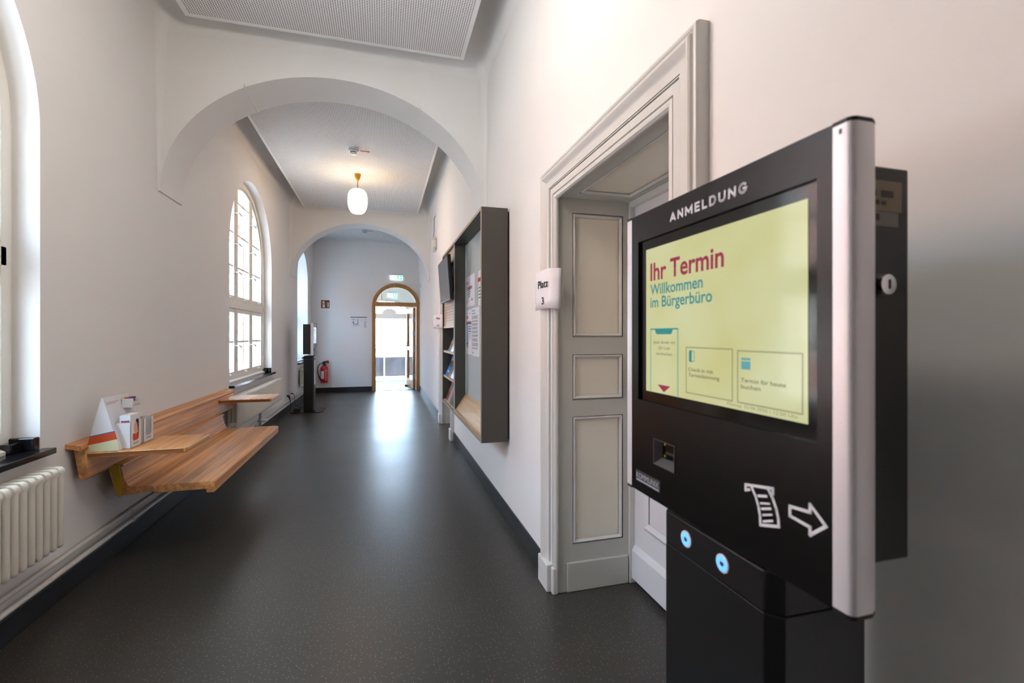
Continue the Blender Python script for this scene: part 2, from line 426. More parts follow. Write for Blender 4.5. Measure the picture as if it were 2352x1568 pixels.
def decal(mb, facing, pos, a0, a1, b0, b1, t=.0004):
    """thin printed rectangle: a to the reader's right, b up"""
    R = FACE[facing]; P = []
    for d in (0, t):
        for (a, b) in ((a0, b0), (a1, b0), (a1, b1), (a0, b1)): P.append(Vector(pos)+R @ Vector((a, b, d)))
    mb.hexa(P)
def poly_decal(mb, facing, pos, pts, t=.0004):
    R = FACE[facing]; A = [mb.bm.verts.new(Vector(pos)+R @ Vector((a, b, 0))) for a, b in pts]
    B = [mb.bm.verts.new(Vector(pos)+R @ Vector((a, b, t))) for a, b in pts]; n = len(pts)
    mb.bm.faces.new(B); mb.bm.faces.new(A[::-1])
    for i in range(n): mb.bm.faces.new([A[i], A[(i+1) % n], B[(i+1) % n], B[i]])
def stroke(mb, facing, pos, pts, w, closed=False, t=.0005):
    """a printed line of width w with square joints"""
    n = len(pts); segs = [(pts[i], pts[(i+1) % n]) for i in range(n if closed else n-1)]
    for (p, q) in segs:
        d = Vector((q[0]-p[0], q[1]-p[1])); L = d.length; d /= L; e = Vector((-d.y, d.x))*w/2; x = d*w*.42
        P = [Vector(p)-x-e, Vector(q)+x-e, Vector(q)+x+e, Vector(p)-x+e]
        poly_decal(mb, facing, pos, [(v.x, v.y) for v in P], t)

# ================================================================== room shell
def strip_wall(mb, along, n0, n1, a0, a1, z0, z1, ops, N=40):
    """wall along 'X' or 'Y' of thickness n0..n1; openings (c, halfwidth, zsill, zspring, rise)"""
    def pt(n, a, z): return (n, a, z) if along == 'Y' else (a, n, z)
    def solid(b0, b1):
        if b1-b0 < 1e-4: return
        mb.hexa([pt(n0, b0, z0), pt(n1, b0, z0), pt(n1, b1, z0), pt(n0, b1, z0), pt(n0, b0, z1), pt(n1, b0, z1), pt(n1, b1, z1), pt(n0, b1, z1)])
    cur = a0
    for (c, hw, zs, sp, rise) in sorted(ops):
        solid(cur, c-hw); cur = c+hw
        if zs > z0+1e-4:
            mb.hexa([pt(n0, c-hw, z0), pt(n1, c-hw, z0), pt(n1, c+hw, z0), pt(n0, c+hw, z0), pt(n0, c-hw, zs), pt(n1, c-hw, zs), pt(n1, c+hw, zs), pt(n0, c+hw, zs)])
        k = N if rise > 0 else 1
        A = [(c-hw*math.cos(PI*i/k), sp+rise*math.sin(PI*i/k)) for i in range(k+1)]
        for (p, q) in zip(A, A[1:]):
            for n in (n0, n1): mb.face([pt(n, p[0], p[1]), pt(n, q[0], q[1]), pt(n, q[0], z1), pt(n, p[0], z1)])
            mb.face([pt(n0, p[0], p[1]), pt(n1, p[0], p[1]), pt(n1, q[0], q[1]), pt(n0, q[0], q[1])])
            mb.face([pt(n0, p[0], z1), pt(n1, p[0], z1), pt(n1, q[0], z1), pt(n0, q[0], z1)])
    solid(cur, a1)
Y0 = -6.2
wl = MB(); strip_wall(wl, 'Y', -1.93, XL, Y0, YE, 0, ZC, [(yc, hw, ZSILL-.03, zs, hw*.95) for yc, hw, zs in WIN])
struct(wl.build('wall_left', 'wall', smooth=25, weld=True))
wo = MB(); strip_wall(wo, 'Y', -2.03, -1.9301, Y0, YE+.3, -.3, 4.4, [(yc, hw, ZSILL-.03, zs, hw*.95) for yc, hw, zs in WIN])
struct(wo.build('wall_outside_brick', 'brick', smooth=25, weld=True))
D1 = (1.7675, .5225); D2 = (6.57, .53); ZD = 2.085
wr = MB(); strip_wall(wr, 'Y', XR, XR+.5, Y0, YE, 0, ZC, [(D1[0], D1[1], 0, ZD, 0), (D2[0], D2[1], 0, ZD, 0)])
struct(wr.build('wall_right', 'wall', smooth=25, weld=True))
struct(boxobj('wall_beyond_doors', 'wall', XR+.5, XR+.6, Y0, YE, 0, ZC))
we = MB(); strip_wall(we, 'X', YE, YE+.28, XL-.3, XR+.6, 0, 4.3, [(.3245, .5605, 0, 2.03, .5605)])
struct(we.build('wall_end', 'wall', smooth=25, weld=True))
struct(boxobj('wall_behind', 'wall', XL-.3, XR+.6, Y0-.2, Y0, 0, ZC))
struct(boxobj('floor', 'floor', XL-.1, XR+.55, Y0, 14.25, -.12, 0))
struct(boxobj('ceiling', 'ceil', XL-.5, XR+.6, Y0-.2, 14.4, ZC, ZC+.5))
for i, (ya, yb) in enumerate(((3.99, 4.395), (9.05, 9.455), (-1.07, -.665))):
    a = MB(); strip_wall(a, 'X', ya, yb, XL, XR, 2.41, ZC, [((XL+XR)/2, (XR-XL)/2-.012, 2.41, 2.41, 1.0)], N=64)
    # thin pale expansion joints on the soffit and up the face
    struct(a.build('wall_arch_%d' % (i+1), 'wall', smooth=25, weld=True))
    j = MB(); cx = (XL+XR)/2; hw = (XR-XL)/2-.012
    for sgn in (-1, 1):
        jx = cx+sgn*.665; jz = 2.41+math.sqrt(1-(.665/hw)**2)
        j.box(jx-.003, jx+.003, ya+.0, yb, jz-.004, jz+.02)
        q = jx+sgn*.15
        j.hexa([(jx-.001, ya-.0006, jz), (jx+.001, ya-.0006, jz), (jx+.001, ya+.002, jz), (jx-.001, ya+.002, jz),
                (q-.001, ya-.0006, jz+.37), (q+.001, ya-.0006, jz+.37), (q+.001, ya+.002, jz+.37), (q-.001, ya+.002, jz+.37)])
    struct(j.build('trim_%d' % (i+1), 'joint'))
def cove(name, y0, y1, r=.28, x0=XL, x1=XR):
    mb = MB(); NC = 7
    def ringpts(inset, rc):
        xa, xb, ya, yb = x0+inset, x1-inset, y0+inset, y1-inset; P = []
        for (cx, cy, a) in ((xa+rc, ya+rc, PI), (xb-rc, ya+rc, 1.5*PI), (xb-rc, yb-rc, 0), (xa+rc, yb-rc, .5*PI)):
            for k in range(NC): t = a+.5*PI*k/(NC-1); P.append((cx+rc*math.cos(t), cy+rc*math.sin(t)))
        return P
    lv = [(2.44, .0004, .008), (2.8, .0004, .025), (3.2, .0004, .045), (ZC-r, .0004, .06)]
    K = len(lv)
    for i in range(1, 11):
        t = .5*PI*i/10; lv.append((ZC-r+r*math.sin(t)-.001, .0004+r*(1-math.cos(t)), .06+.08*i/10))
    R = [[mb.bm.verts.new((p[0], p[1], z)) for p in ringpts(i, c)] for z, i, c in lv]
    n = 4*NC
    for li in range(len(R)-1):
        for k in range(n):
            if li < K-1 and k % NC == NC-1: continue
            mb.bm.faces.new([R[li][k], R[li][(k+1) % n], R[li+1][(k+1) % n], R[li+1][k]])
    bmesh.ops.recalc_face_normals(mb.bm, faces=mb.bm.faces)
    struct(mb.build(name, 'wall', smooth=50, recalc=False))
for i, (ya, yb) in enumerate(((-.665, 3.99), (4.395, 9.05), (9.455, YE), (Y0, -1.07))):
    cove('ceiling_cove_%d' % (i+1), ya, yb)
    e0 = ya+.22; e1 = yb-.21 if yb < YE else yb-.03
    x0, x1 = XL+.25, XR-.24
    p = sempty('ceiling_panel_%d' % (i+1), (x0, e0, ZP))
    boxobj('perforated_board', 'perf', x0+.03, x1-.03, e0+.03, e1-.03, ZP+.002, ZP+.03, p)
    MB().ring([(x0, e0), (x1, e0), (x1, e1), (x0, e1)], [(x0+.03, e0+.03), (x1-.03, e0+.03), (x1-.03, e1-.03), (x0+.03, e1-.03)], 'Z', ZP, ZP+.035).build('panel_border', 'ceil', p)
# skirtings
b = MB(); b.box(XR-.012, XR, Y0, 1.10, 0, .115); struct(b.build('baseboard_right_1', 'rubber'))
b = MB(); b.box(XR-.012, XR, 2.435, 5.89, 0, .115); struct(b.build('baseboard_right_2', 'rubber', bevel=.003))
b = MB(); b.box(XR-.012, XR, 7.25, YE, 0, .115); struct(b.build('baseboard_right_3', 'rubber', bevel=.003))
b = MB(); b.box(XL, XL+.012, Y0, YE, 0, .115); struct(b.build('baseboard_left', 'rubber', bevel=.003))
b = MB(); b.box(XL+.012, -.24, YE-.012, YE, 0, .115); struct(b.build('baseboard_end', 'rubber', bevel=.003))

# ------------------------------------------------------------------ windows
def arch_z(y, yc, hw, zs, rise):
    u = min(1, abs(y-yc)/hw); return zs+rise*math.sqrt(max(0, 1-u*u))
def build_window(i, yc, hw, zs, xo=0):
    w = sempty('window_%d' % i, (-1.70, yc, ZSILL))
    rise = hw*.95; NB = 14
    # frame ring
    def outline(d, zb):
        P = [(yc-hw+d, zb), (yc+hw-d, zb)]
        for k in range(NB*2+1):
            t = PI*k/(NB*2); P.append((yc+(hw-d)*math.cos(t), zs+(rise-d)*math.sin(t)))
        return P
    MB().ring(outline(-.004, ZSILL-.03), outline(.062, ZSILL+.055), 'X', -1.755, -1.70).build('window_frame', 'win_white', w, smooth=30, bevel=.004, seg=1)
    MB().ring(outline(.03, ZSILL-.0), outline(.078, ZSILL+.07), 'X', -1.70, -1.69).build('frame_bead', 'win_white', w, smooth=30)
    zt0, zt1 = 1.665, 1.765
    c3 = hw*2/3 if hw > .8 else hw
    cols = [(yc-hw+.065, yc-hw+c3-.03), (yc-hw+c3+.03, yc+hw-c3-.03), (yc+hw-c3+.03, yc+hw-.065)] if hw > .8 else [(yc-hw+.065, yc-.03), (yc+.03, yc+hw-.065)]
    for k in range(len(cols)-1):
        ym = (cols[k][1]+cols[k+1][0])/2
        MB().box(-1.755, -1.697, ym-.032, ym+.032, ZSILL+.04, arch_z(ym, yc, hw, zs, rise)-.05).build('mullion', 'win_white', w, bevel=.006)
    MB().box(-1.755, -1.690, yc-hw+.04, yc+hw-.04, zt0, zt1).build('transom', 'win_white', w, bevel=.008)
    for ci, (a, b_) in enumerate(cols):
        for row in (0, 1):
            z0 = ZSILL+.065 if row == 0 else zt1+.005
            def top(y, d=0): return (zt0-.005-d) if row == 0 else arch_z(y, yc, hw-.065-d, zs, rise-.065-d)
            K = 10 if row else 1
            def loop(d):
                aa, bb = a+d, b_-d; P = [(aa, z0+d), (bb, z0+d)]
                for k in range(K+1):
                    y = bb+(aa-bb)*k/K; P.append((y, max(top(y, d), z0+d+.02)))
                return P
            for li, (xa, xb, d) in enumerate(((-1.750, -1.705, .045), (-1.925, -1.885, .045))[:1 if xo else 2]):
                s = MB().ring(loop(0), loop(d), 'X', xa, xb).build('sash' if li == 0 else 'outer_sash', 'win_white', w, smooth=30)
                g = MB(); xm = (xa+xb)/2; ym = (a+b_)/2
                g.box(xm-.012, xm+.012, ym-.011, ym+.011, z0+d*.5, top(ym, d)+.01)
                nb = 1 if row == 0 else 3
                zt = top(ym, d)
                for q in range(1, nb+1):
                    zz = z0+(zt0-z0)*q/(nb+1) if row == 0 else z0+.40*q
                    ys = [y for y in (a+d*.5+(b_-a-d)*k/40 for k in range(41)) if top(y, d) > zz+.02]
                    if len(ys) > 2: g.box(xm-.012, xm+.012, ys[0], ys[-1], zz-.011, zz+.011)
                g.build('glazing_bars', 'win_white', s)
                gm = MB(); gp = loop(d*.7)
                gm.face([(xm, p[0], p[1]) for p in gp]); gm.build('pane', 'glass_dimmed' if xo else 'glass', s, recalc=False)
            # espagnolette handles and hinge knuckles
            if ci < len(cols)-1 or len(cols) == 2:
                hz = [1.22] if row == 0 else [2.10, 2.44+.0, 2.81]
                for z in hz:
                    if z < top(b_, .05)-.05:
                        h = MB(); h.box(-1.705, -1.699, b_-.022-.012, b_-.022+.012, z-.035, z+.035)
                        h.tube([(-1.70, b_-.022, z), (-1.655, b_-.022, z)], .008, 8)
                        h.tube([(-1.658, b_-.022, z+.002), (-1.650, b_+.01, z-.01), (-1.648, b_+.045, z-.022)], .007, 8)
                        h.build('handle', 'steel', w, smooth=40)
        for row, z0 in ((0, ZSILL+.065), (1, zt1)):
            k = MB(); zz = [z0+.14, z0+.70]
            for z in zz: k.lathe([(.006, -.028), (.008, -.024), (.008, .024), (.006, .028)], (-1.70, b_+.006, z), 'Z', 8)
            k.build('hinge', 'win_white', w, smooth=40)
            l = MB(); l.box(-1.70, -1.685, (a+b_)/2-.02, (a+b_)/2+.02, z0+.012, z0+.03); l.lathe([(.007, 0), (.007, .02)], (-1.690, (a+b_)/2, z0+.02), 'X', 8)
            l.build('latch', 'win_white', w)
    w.location.x += xo
    return w
for i, (yc, hw, zs) in enumerate(WIN): build_window(i+1, yc, hw, zs, -.20 if i == 2 else 0)
# stone sills
SL = ['black stone sill of the nearest window, above the round-tube radiator at left', 'black stone sill of the middle window, above the radiator past the bench', 'black stone sill of the far window, behind the far check-in terminal']
for i, (yc, hw, zs) in enumerate(WIN[:3]):
    s = MB(); s.box(-1.70 if i < 2 else -1.89, -1.535, yc-hw-.02, yc+hw+.02, ZSILL-.028, ZSILL)
    so_ = s.build('window_sill', 'stone', loc=(-1.6, yc, ZSILL-.028), bevel=.003); tag(so_, SL[i], 'window sill', 'black window sills')
    k = MB(); k.box(-1.70, XL-.002, yc+hw-.035, yc+hw, ZSILL, ZSILL+.06); k.box(-1.70, XL-.05, yc+hw-.10, yc+hw-.035, ZSILL, ZSILL+.045)
    k.build('corner_upstand', 'stone', so_, bevel=.004)
    MB().prism([(-1.70, ZSILL), (-1.66, ZSILL), (-1.66, ZSILL+.015), (-1.70, ZSILL+.035)], 'Y', yc-hw, yc+hw-.10).build('timber_strip', 'win_white', so_)

# ------------------------------------------------------------------ outside
struct(boxobj('ground', 'ground', -60, 60, -60, 90, -.9, -.6), None)
fac = MB(); strip_wall(fac, 'Y', -13.4, -13, -8, 20, -.6, 8, [(-6+3.0*k, .7, .6, 2.6, .0) for k in range(9)])
struct(fac.build('wall_house_opposite', 'brick', weld=True))
fg = MB()
for k in range(9):
    y = -6+3.0*k
    fg.ring([(y-.7, .6), (y+.7, .6), (y+.7, 2.6), (y-.7, 2.6)], [(y-.6, .7), (y+.6, .7), (y+.6, 2.5), (y-.6, 2.5)], 'X', -13.2, -13.1)
    fg.box(-13.2, -13.1, y-.04, y+.04, .7, 2.5); fg.box(-13.2, -13.1, y-.6, y+.6, 1.75, 1.83)
struct(fg.build('trim_house_windows', 'win_white'))
struct(boxobj('wall_house_inside', 'tv_black', -13.9, -13.8, -8, 20, -.6, 8))
def tree(loc, h, r, label):
    t = thing('tree', label, 'tree', loc)
    m = MB(); m.tube([loc, (loc[0]+.1, loc[1], loc[2]+h*.4), (loc[0], loc[1]+.1, loc[2]+h*.8)], [.16, .12, .05], 8); m.build('trunk', 'bark', t, smooth=60)
    f = MB()
    for k in range(1400):
        a = random.uniform(0, 2*PI); u = random.uniform(-1, 1); q = r*random.random()**.33
        c = Vector((loc[0]+q*math.sqrt(1-u*u)*math.cos(a), loc[1]+q*math.sqrt(1-u*u)*math.sin(a), loc[2]+h*.68+q*u*1.2))
        d = Vector((random.gauss(0, 1), random.gauss(0, 1), random.gauss(0, 1))).normalized(); e = d.orthogonal().normalized()
        f.face([c, c+d*.14+e*.06, c+d*.28, c+d*.14-e*.06])
    f.build('foliage', 'leafg', t, recalc=False)
tree((-6.2, 19.0, -.6), 4.6, 1.5, 'green leafy tree in the yard seen through the middle window')

# ------------------------------------------------------------------ vestibule beyond the exit door and the landing outside
VX0, VX1, VY = -1.45, 1.35, 14.25
vl = MB(); vl.box(VX0-.15, VX0, YE+.28, VY+.15, 0, 3.3); struct(vl.build('wall_vestibule_left', 'wall'))
vr = MB(); vr.box(VX1, VX1+.15, YE+.28, VY+.15, 0, 3.3); struct(vr.build('wall_vestibule_right', 'wall'))
vb = MB(); strip_wall(vb, 'X', VY, VY+.15, VX0, VX1, 0, 3.3, [(.20, .60, 0, 1.98, .43)]); struct(vb.build('wall_vestibule_outer', 'wall', smooth=25, weld=True))
struct(boxobj('ceiling_vestibule', 'ceil', VX0, VX1, YE+.28, VY+.15, 3.2, 3.3))
d4 = sempty('door_4', (.20, VY, 0))
f = MB()
NN = 24
O = [(.20+.60*math.cos(PI*k/NN), 1.98+.43*math.sin(PI*k/NN)) for k in range(NN+1)]; I = [(.20+.53*math.cos(PI*k/NN), 1.98+.36*math.sin(PI*k/NN)) for k in range(NN+1)]
f.ring(O+[(-.40, 1.86)]+[(.80, 1.86)], I+[(-.33, 1.975)]+[(.73, 1.975)], 'Y', VY+.03, VY+.10)
for k in (.22, .40, .60, .78):
    a = PI*k; f.hexa([(.20+q*math.cos(a)-.014, y, 1.98+q*.75*math.sin(a)) if False else (.20+q*math.cos(a)+s*.014*math.sin(a), y, 1.98+q*.70*math.sin(a)-s*.014*math.cos(a))
                      for y in (VY+.05, VY+.08) for (q, s) in ((.19, -1), (.19, 1), (.54, 1), (.54, -1))])
H = [(.20+.21*math.cos(PI*k/12), 1.975+.15*math.sin(PI*k/12)) for k in range(13)]
f.prism(H, 'Y', VY+.05, VY+.08)
f.build('fanlight_frame', 'leaf_white', d4)
MB().box(-.395, .795, VY+.02, VY+.11, 1.83, 1.98).build('transom', 'leaf_white', d4)
MB().box(.74, .80, VY+.03, VY+.10, 0, 1.9).build('side_frame', 'leaf_white', d4)
MB().box(-.40, -.34, VY+.03, VY+.10, 0, 1.9).build('side_frame', 'leaf_white', d4)
struct(boxobj('floor_landing', 'terrace', -3, 4, 14.25, 15.5, -.15, -.01))
pa = thing('parapet_panel', 'dark mottled parapet slab on the bright landing outside the exit', 'parapet', (.3, 15.45, 0))
boxobj('slab', 'concrete', -2.2, 2.6, 15.42, 15.47, .02, .635, pa)
for x in (-.95, .055, .735, 1.6): boxobj('post', 'post', x-.022, x+.022, 15.395, 15.42, 0, .64, pa)
hr = thing('handrail', 'pale horizontal handrail above the dark parapet outside the exit', 'handrail', (.3, 15.5, .64))
MB().box(-2.2, 2.6, 15.47, 15.52, .862, .905).build('top_rail', 'rail_blue', hr)
MB().box(-2.2, 2.6, 15.485, 15.505, .80, .812).build('lower_rail', 'rail_blue', hr)
for x in (-1.8, 2.3): MB().box(x-.02, x+.02, 15.48, 15.51, .0, .87).build('post', 'rail_blue', hr)

# ------------------------------------------------------------------ panelled doors in the right wall
PROF = [(-.028, 0), (-.028, .010), (-.022, .019), (-.013, .022), (-.004, .019), (.0, .010), (.0025, .006), (.0025, .020), (.034, .020), (.034, .013), (.038, .013), (.038, .024),
        (.041, .024), (.041, .019), (.044, .019), (.044, .026), (.066, .026), (.072, .027), (.080, .030), (.088, .036), (.095, .043), (.102, .0475), (.110, .048), (.115, .044),
        (.117, .036), (.120, .034), (.123, .036), (.126, .041), (.131, .043), (.137, .041), (.141, .034), (.142, .025), (.142, 0)]
def architrave(c, hw, zt, parent):
    mb = MB(); rows = []
    for (w, p) in PROF:
        x = XR-p; rows.append([mb.bm.verts.new(q) for q in ((x, c-hw-w, .13), (x, c-hw-w, zt+w), (x, c+hw+w, zt+w), (x, c+hw+w, .13))])
    for a, b_ in zip(rows, rows[1:]):
        for k in range(3): mb.bm.faces.new([a[k], a[k+1], b_[k+1], b_[k]])
    mb.build('architrave', 'wood_white', parent, smooth=28)
    for s in (-1, 1):
        q = MB(); ya, yb = sorted((c+s*(hw-.028), c+s*(hw+.005))); q.box(XR-.030, XR, ya, yb, 0, .135)
        ya, yb = sorted((c+s*(hw+.005), c+s*(hw+.150))); q.box(XR-.052, XR, ya, yb, 0, .145)
        q.build('plinth_block', 'wood_white', parent, bevel=.006)
def panel_frame(mb, pt, u0, u1, z0, z1, w=.02, h=.010):
    """bolection strip around a panel; pt(u, z, d)"""
    for (d0, d1, e0, e1) in ((0, w*.45, 0, h), (w*.45, w, h, h*.35)):
        O = [(u0+d0, z0+d0), (u1-d0, z0+d0), (u1-d0, z1-d0), (u0+d0, z1-d0)]; I = [(u0+d1, z0+d1), (u1-d1, z0+d1), (u1-d1, z1-d1), (u0+d1, z1-d1)]
        for k in range(4):
            j = (k+1) % 4; mb.face([pt(*O[k], e0), pt(*O[j], e0), pt(*I[j], e1), pt(*I[k], e1)])
def door_unit(n, c, hw, zt, full=True):
    d = sempty('door_%d' % n, (XR, c, 0))
    architrave(c, hw, zt, d)
    xa, xb = XR, XR+.43
    for s in (1, -1):
        ys = c+s*hw                                           # lining surface
        def pt(u, z, dd): return (u, ys-s*dd, z)
        l = MB(); x0, x1 = .966, 1.262
        rows = [(.245, .918), (1.005, 1.246), (1.337, 1.995)]
        # stiles and rails as real boards standing 14 mm proud of the panel
        def brd(u0, u1, z0, z1): 
            ya, yb = sorted((ys-s*.0, ys-s*.014)); l.box(u0, u1, ya, yb, z0, z1)
        brd(xa, x0, 0, zt); brd(x1, xb, 0, zt); brd(x0, x1, 0, rows[0][0]); brd(x0, x1, rows[0][1], rows[1][0]); brd(x0, x1, rows[1][1], rows[2][0]); brd(x0, x1, rows[2][1], zt)
        l.build('jamb_lining', 'jamb_shaded', d)
        for (z0, z1) in rows:
            p = MB(); ya, yb = sorted((ys+s*.002, ys-s*.003)); p.box(x0, x1, ya, yb, z0, z1); po = p.build('jamb_panel', 'panel_cream', d)
            m = MB()
            def pq(u, z, dd): return (u, ys-s*(.003+dd), z)
            panel_frame(m, pq, x0, x1, z0, z1, .022, .015); m.build('panel_moulding', 'wood_white', po)
        b_ = MB(); ya, yb = sorted((ys-s*.014, ys-s*.026)); b_.box(xa+.05, xb-.02, ya, yb, 0, .155); b_.build('base_block', 'jamb_shaded', d, bevel=.006)
        st = MB(); ya, yb = sorted((ys-s*.0, ys-s*.03)); st.box(xb-.015, xb+.02, ya, yb, 0, zt); st.build('rebate_strip', 'wood_white', d, bevel=.004)
    so_ = MB(); z = zt
    so_.box(xa, .966, c-hw, c+hw, z-.014, z); so_.box(1.262, xb, c-hw, c+hw, z-.014, z); so_.box(.966, 1.262, c-hw, c-hw+.10, z-.014, z); so_.box(.966, 1.262, c+hw-.10, c+hw, z-.014, z)
    so_.build('soffit_lining', 'jamb_shaded', d)
    sp = MB(); sp.box(.966, 1.262, c-hw+.10, c+hw-.10, z-.003, z); spo = sp.build('soffit_panel', 'panel_cream', d)
    m = MB()
    for (d0, d1, e0, e1) in ((0, .01, .003, .016), (.01, .022, .016, .006)):
        O = [(.966+d0, c-hw+.10+d0), (1.262-d0, c-hw+.10+d0), (1.262-d0, c+hw-.10-d0), (.966+d0, c+hw-.10-d0)]
        I = [(.966+d1, c-hw+.10+d1), (1.262-d1, c-hw+.10+d1), (1.262-d1, c+hw-.10-d1), (.966+d1, c+hw-.10-d1)]
        for k in range(4): j = (k+1) % 4; m.face([(*O[k], z-e0), (*O[j], z-e0), (*I[j], z-e1), (*I[k], z-e1)])
    m.build('panel_moulding', 'wood_white', spo)
    MB().box(xb-.0135, xb+.02, c-hw+.03, c+hw-.03, zt-.045, zt-.001).build('rebate_strip', 'wood_white', d, bevel=.004)
    # leaf
    lf = MB(); lf.box(xb+.015, xb+.055, c-hw+.006, c+hw-.006, .012, zt-.02); lfo = lf.build('door_leaf', 'leaf_white', d, bevel=.003)
    xs = xb+.015
    m = MB()
    def pl(u, z, dd): return (xs-.001-dd, u, z)
    w2 = hw-.125
    for (z0, z1) in ((.325, .86), (1.02, 1.26), (1.36, 1.93)):
        panel_frame(m, pl, c-w2, c+w2, z0, z1, .05, .014)
    m.build('panel_moulding', 'leaf_white', lfo)
    MB().prism([(xs, .03), (xs-.018, .03), (xs-.018, .18), (xs-.006, .20), (xs, .21)], 'Y', c-hw+.03, c+hw-.03).build('kick_board', 'leaf_white', lfo)
    h = MB(); yh = c+hw-.07
    h.box(xs-.008, xs, yh-.02, yh+.02, .99, 1.19); h.tube([(xs, yh, 1.10), (xs-.055, yh, 1.10)], .009, 10); h.tube([(xs-.05, yh+.005, 1.10), (xs-.055, yh-.12, 1.10)], .009, 10)
    h.build('door_handle', 'black_plastic', lfo, smooth=40)
    return d
door_unit(1, D1[0], D1[1], ZD)
door_unit(2, D2[0], D2[1], ZD)

# ------------------------------------------------------------------ timber exit door with fanlight (door 3)
d3 = sempty('door_3', (.3245, YE, 0))
cx, R0, R1, zs3 = .3245, .5605, .478, 2.03
def dloop(r, zb, n=28): return [(cx-r, zb), (cx+r, zb)]+[(cx+r*math.cos(PI*k/n), zs3+r*math.sin(PI*k/n)) for k in range(n+1)]
MB().ring(dloop(R0-.002, 0), [(p[0], p[1] if i > 1 else 0.0) for i, p in enumerate(dloop(R1, 0))], 'Y', YE-.02, YE+.07).build('arched_frame', 'oak_door', d3, smooth=30, bevel=.005, seg=1)
MB().ring(dloop(R0+.006, 0), [(p[0], 0.0 if i < 2 else p[1]) for i, p in enumerate(dloop(R0-.028, 0))], 'Y', YE-.032, YE-.02).build('arched_bead', 'oak_door', d3, smooth=30)
MB().box(cx-R1-.02, cx+R1+.02, YE-.022, YE+.068, 2.035, 2.135).build('transom', 'oak_door', d3, bevel=.006)
MB().ring([(cx+R1*math.cos(PI*k/28), 2.13+(zs3+R1-2.13)*math.sin(PI*k/28)) for k in range(29)], [(cx+(R1-.018)*math.cos(PI*k/28), 2.143+(zs3+R1-.018-2.143)*math.sin(PI*k/28)) for k in range(29)], 'Y', YE+.0, YE+.04).build('fanlight_bead', 'leaf_white', d3, smooth=30)
g = MB(); g.face([(cx+R1*math.cos(PI*k/28), YE+.02, 2.12+(zs3+R1-2.12)*math.sin(PI*k/28)) for k in range(29)]); g.build('fanlight_pane', 'glass_teal', d3, recalc=False)
# leaf standing open into the vestibule, hinged on the right; built closed-to-open along +Y
hx, hy = cx+R1-.015, YE+.075; L = .93
la = math.radians(97)
def lp(u, t, z):                         # u along the leaf from the hinge, t thickness towards the left
    dx, dy = math.cos(la), math.sin(la); return (hx+u*dx-t*dy, hy+u*dy+t*dx, z)
def lbox(mb, u0, u1, t0, t1, z0, z1): mb.hexa([lp(u, t, z) for z in (z0, z1) for (u, t) in ((u0, t0), (u1, t0), (u1, t1), (u0, t1))])
lf = MB(); lbox(lf, 0, .11, 0, .06, .01, 2.02); lbox(lf, L-.11, L, 0, .06, .01, 2.02); lbox(lf, .11, L-.11, 0, .06, .01, .22); lbox(lf, .11, L-.11, 0, .06, 1.90, 2.02); lbox(lf, .11, L-.11, 0, .06, .95, 1.05)
lfo = lf.build('door_leaf', 'oak_door', d3, bevel=.004)
g = MB(); g.face([lp(.10, .03, .2), lp(L-.10, .03, .2), lp(L-.10, .03, 1.92), lp(.10, .03, 1.92)]); g.build('pane', 'glass', lfo, recalc=False)
h = MB(); lbox(h, L-.08, L-.045, .06, .068, .95, 1.15); h.tube([lp(L-.06, .06, 1.06), lp(L-.06, .12, 1.06), lp(L-.18, .125, 1.06)], .010, 8); h.build('door_handle', 'brass', lfo, smooth=40)
for z in (1.72, 1.38, .32):
    k = MB(); k.lathe([(.014, -.06), (.014, .06)], lp(-.004, -.004+.06, z), 'Z', 10); lbox(k, -.012, -.002, .01, .055, z-.055, z+.055); k.build('hinge', 'steel', d3, smooth=40)
lk = MB(); lbox(lk, -.003, 0, .02, .045, .92, 1.08); lk.build('strike_plate', 'steel', d3)
ds = MB(); ds.prism([(.56, .012), (.56, .055), (.72, .014), (.76, .010), (.76, .004), (.60, .002)], 'Y', 12.44, 12.50)
tag(ds.build('door_stop', 'wedge', loc=(.66, 12.47, 0)), 'brown wooden wedge on the floor holding the oak exit door open', 'door stop')

# ------------------------------------------------------------------ pendant lamp
def pendant(x, y, ztop, zg0, zg1, rg, label, emit=True):
    t = thing('pendant_lamp', label, 'lamp', (x, y, zg0))
    MB().lathe([(.010, ztop-.092), (.016, ztop-.088), (.030, ztop-.064), (.040, ztop-.032), (.044, ztop-.006), (.044, ztop)], (x, y, 0), n=24).build('ceiling_rose', 'brass', t, smooth=40)
    MB().lathe([(.007, zg1-.01), (.007, ztop-.08)], (x, y, 0), n=12).build('rod', 'brass', t, smooth=40)
    MB().lathe([(.05, zg1-.012), (.058, zg1-.004), (.05, zg1+.004), (.012, zg1+.012)], (x, y, 0), n=24).build('collar', 'brass', t, smooth=40)
    H = zg1-zg0; P = []
    for k in range(25):
        s = k/24; a = PI*s-PI/2
        e = lambda v, p: math.copysign(abs(v)**p, v)
        zz = zg0+H*(.5+.5*e(math.sin(a), .85)); rr = rg*abs(math.cos(a))**.60
        rr *= (.97+.05*math.sin(a)); P.append((max(rr, .0015), zz))
    MB().lathe(P, (x, y, 0), n=40).build('glass_shade', 'lampglass', t, smooth=60)
pendant(-.335, 6.86, ZP, 3.045, 3.39, .136, 'glowing white opal glass pendant lamp on a brass rod from the perforated ceiling')
pendant(-.02, 13.05, 3.2, 2.02, 2.27, .11, 'white globe lamp in the vestibule seen through the fanlight over the exit')

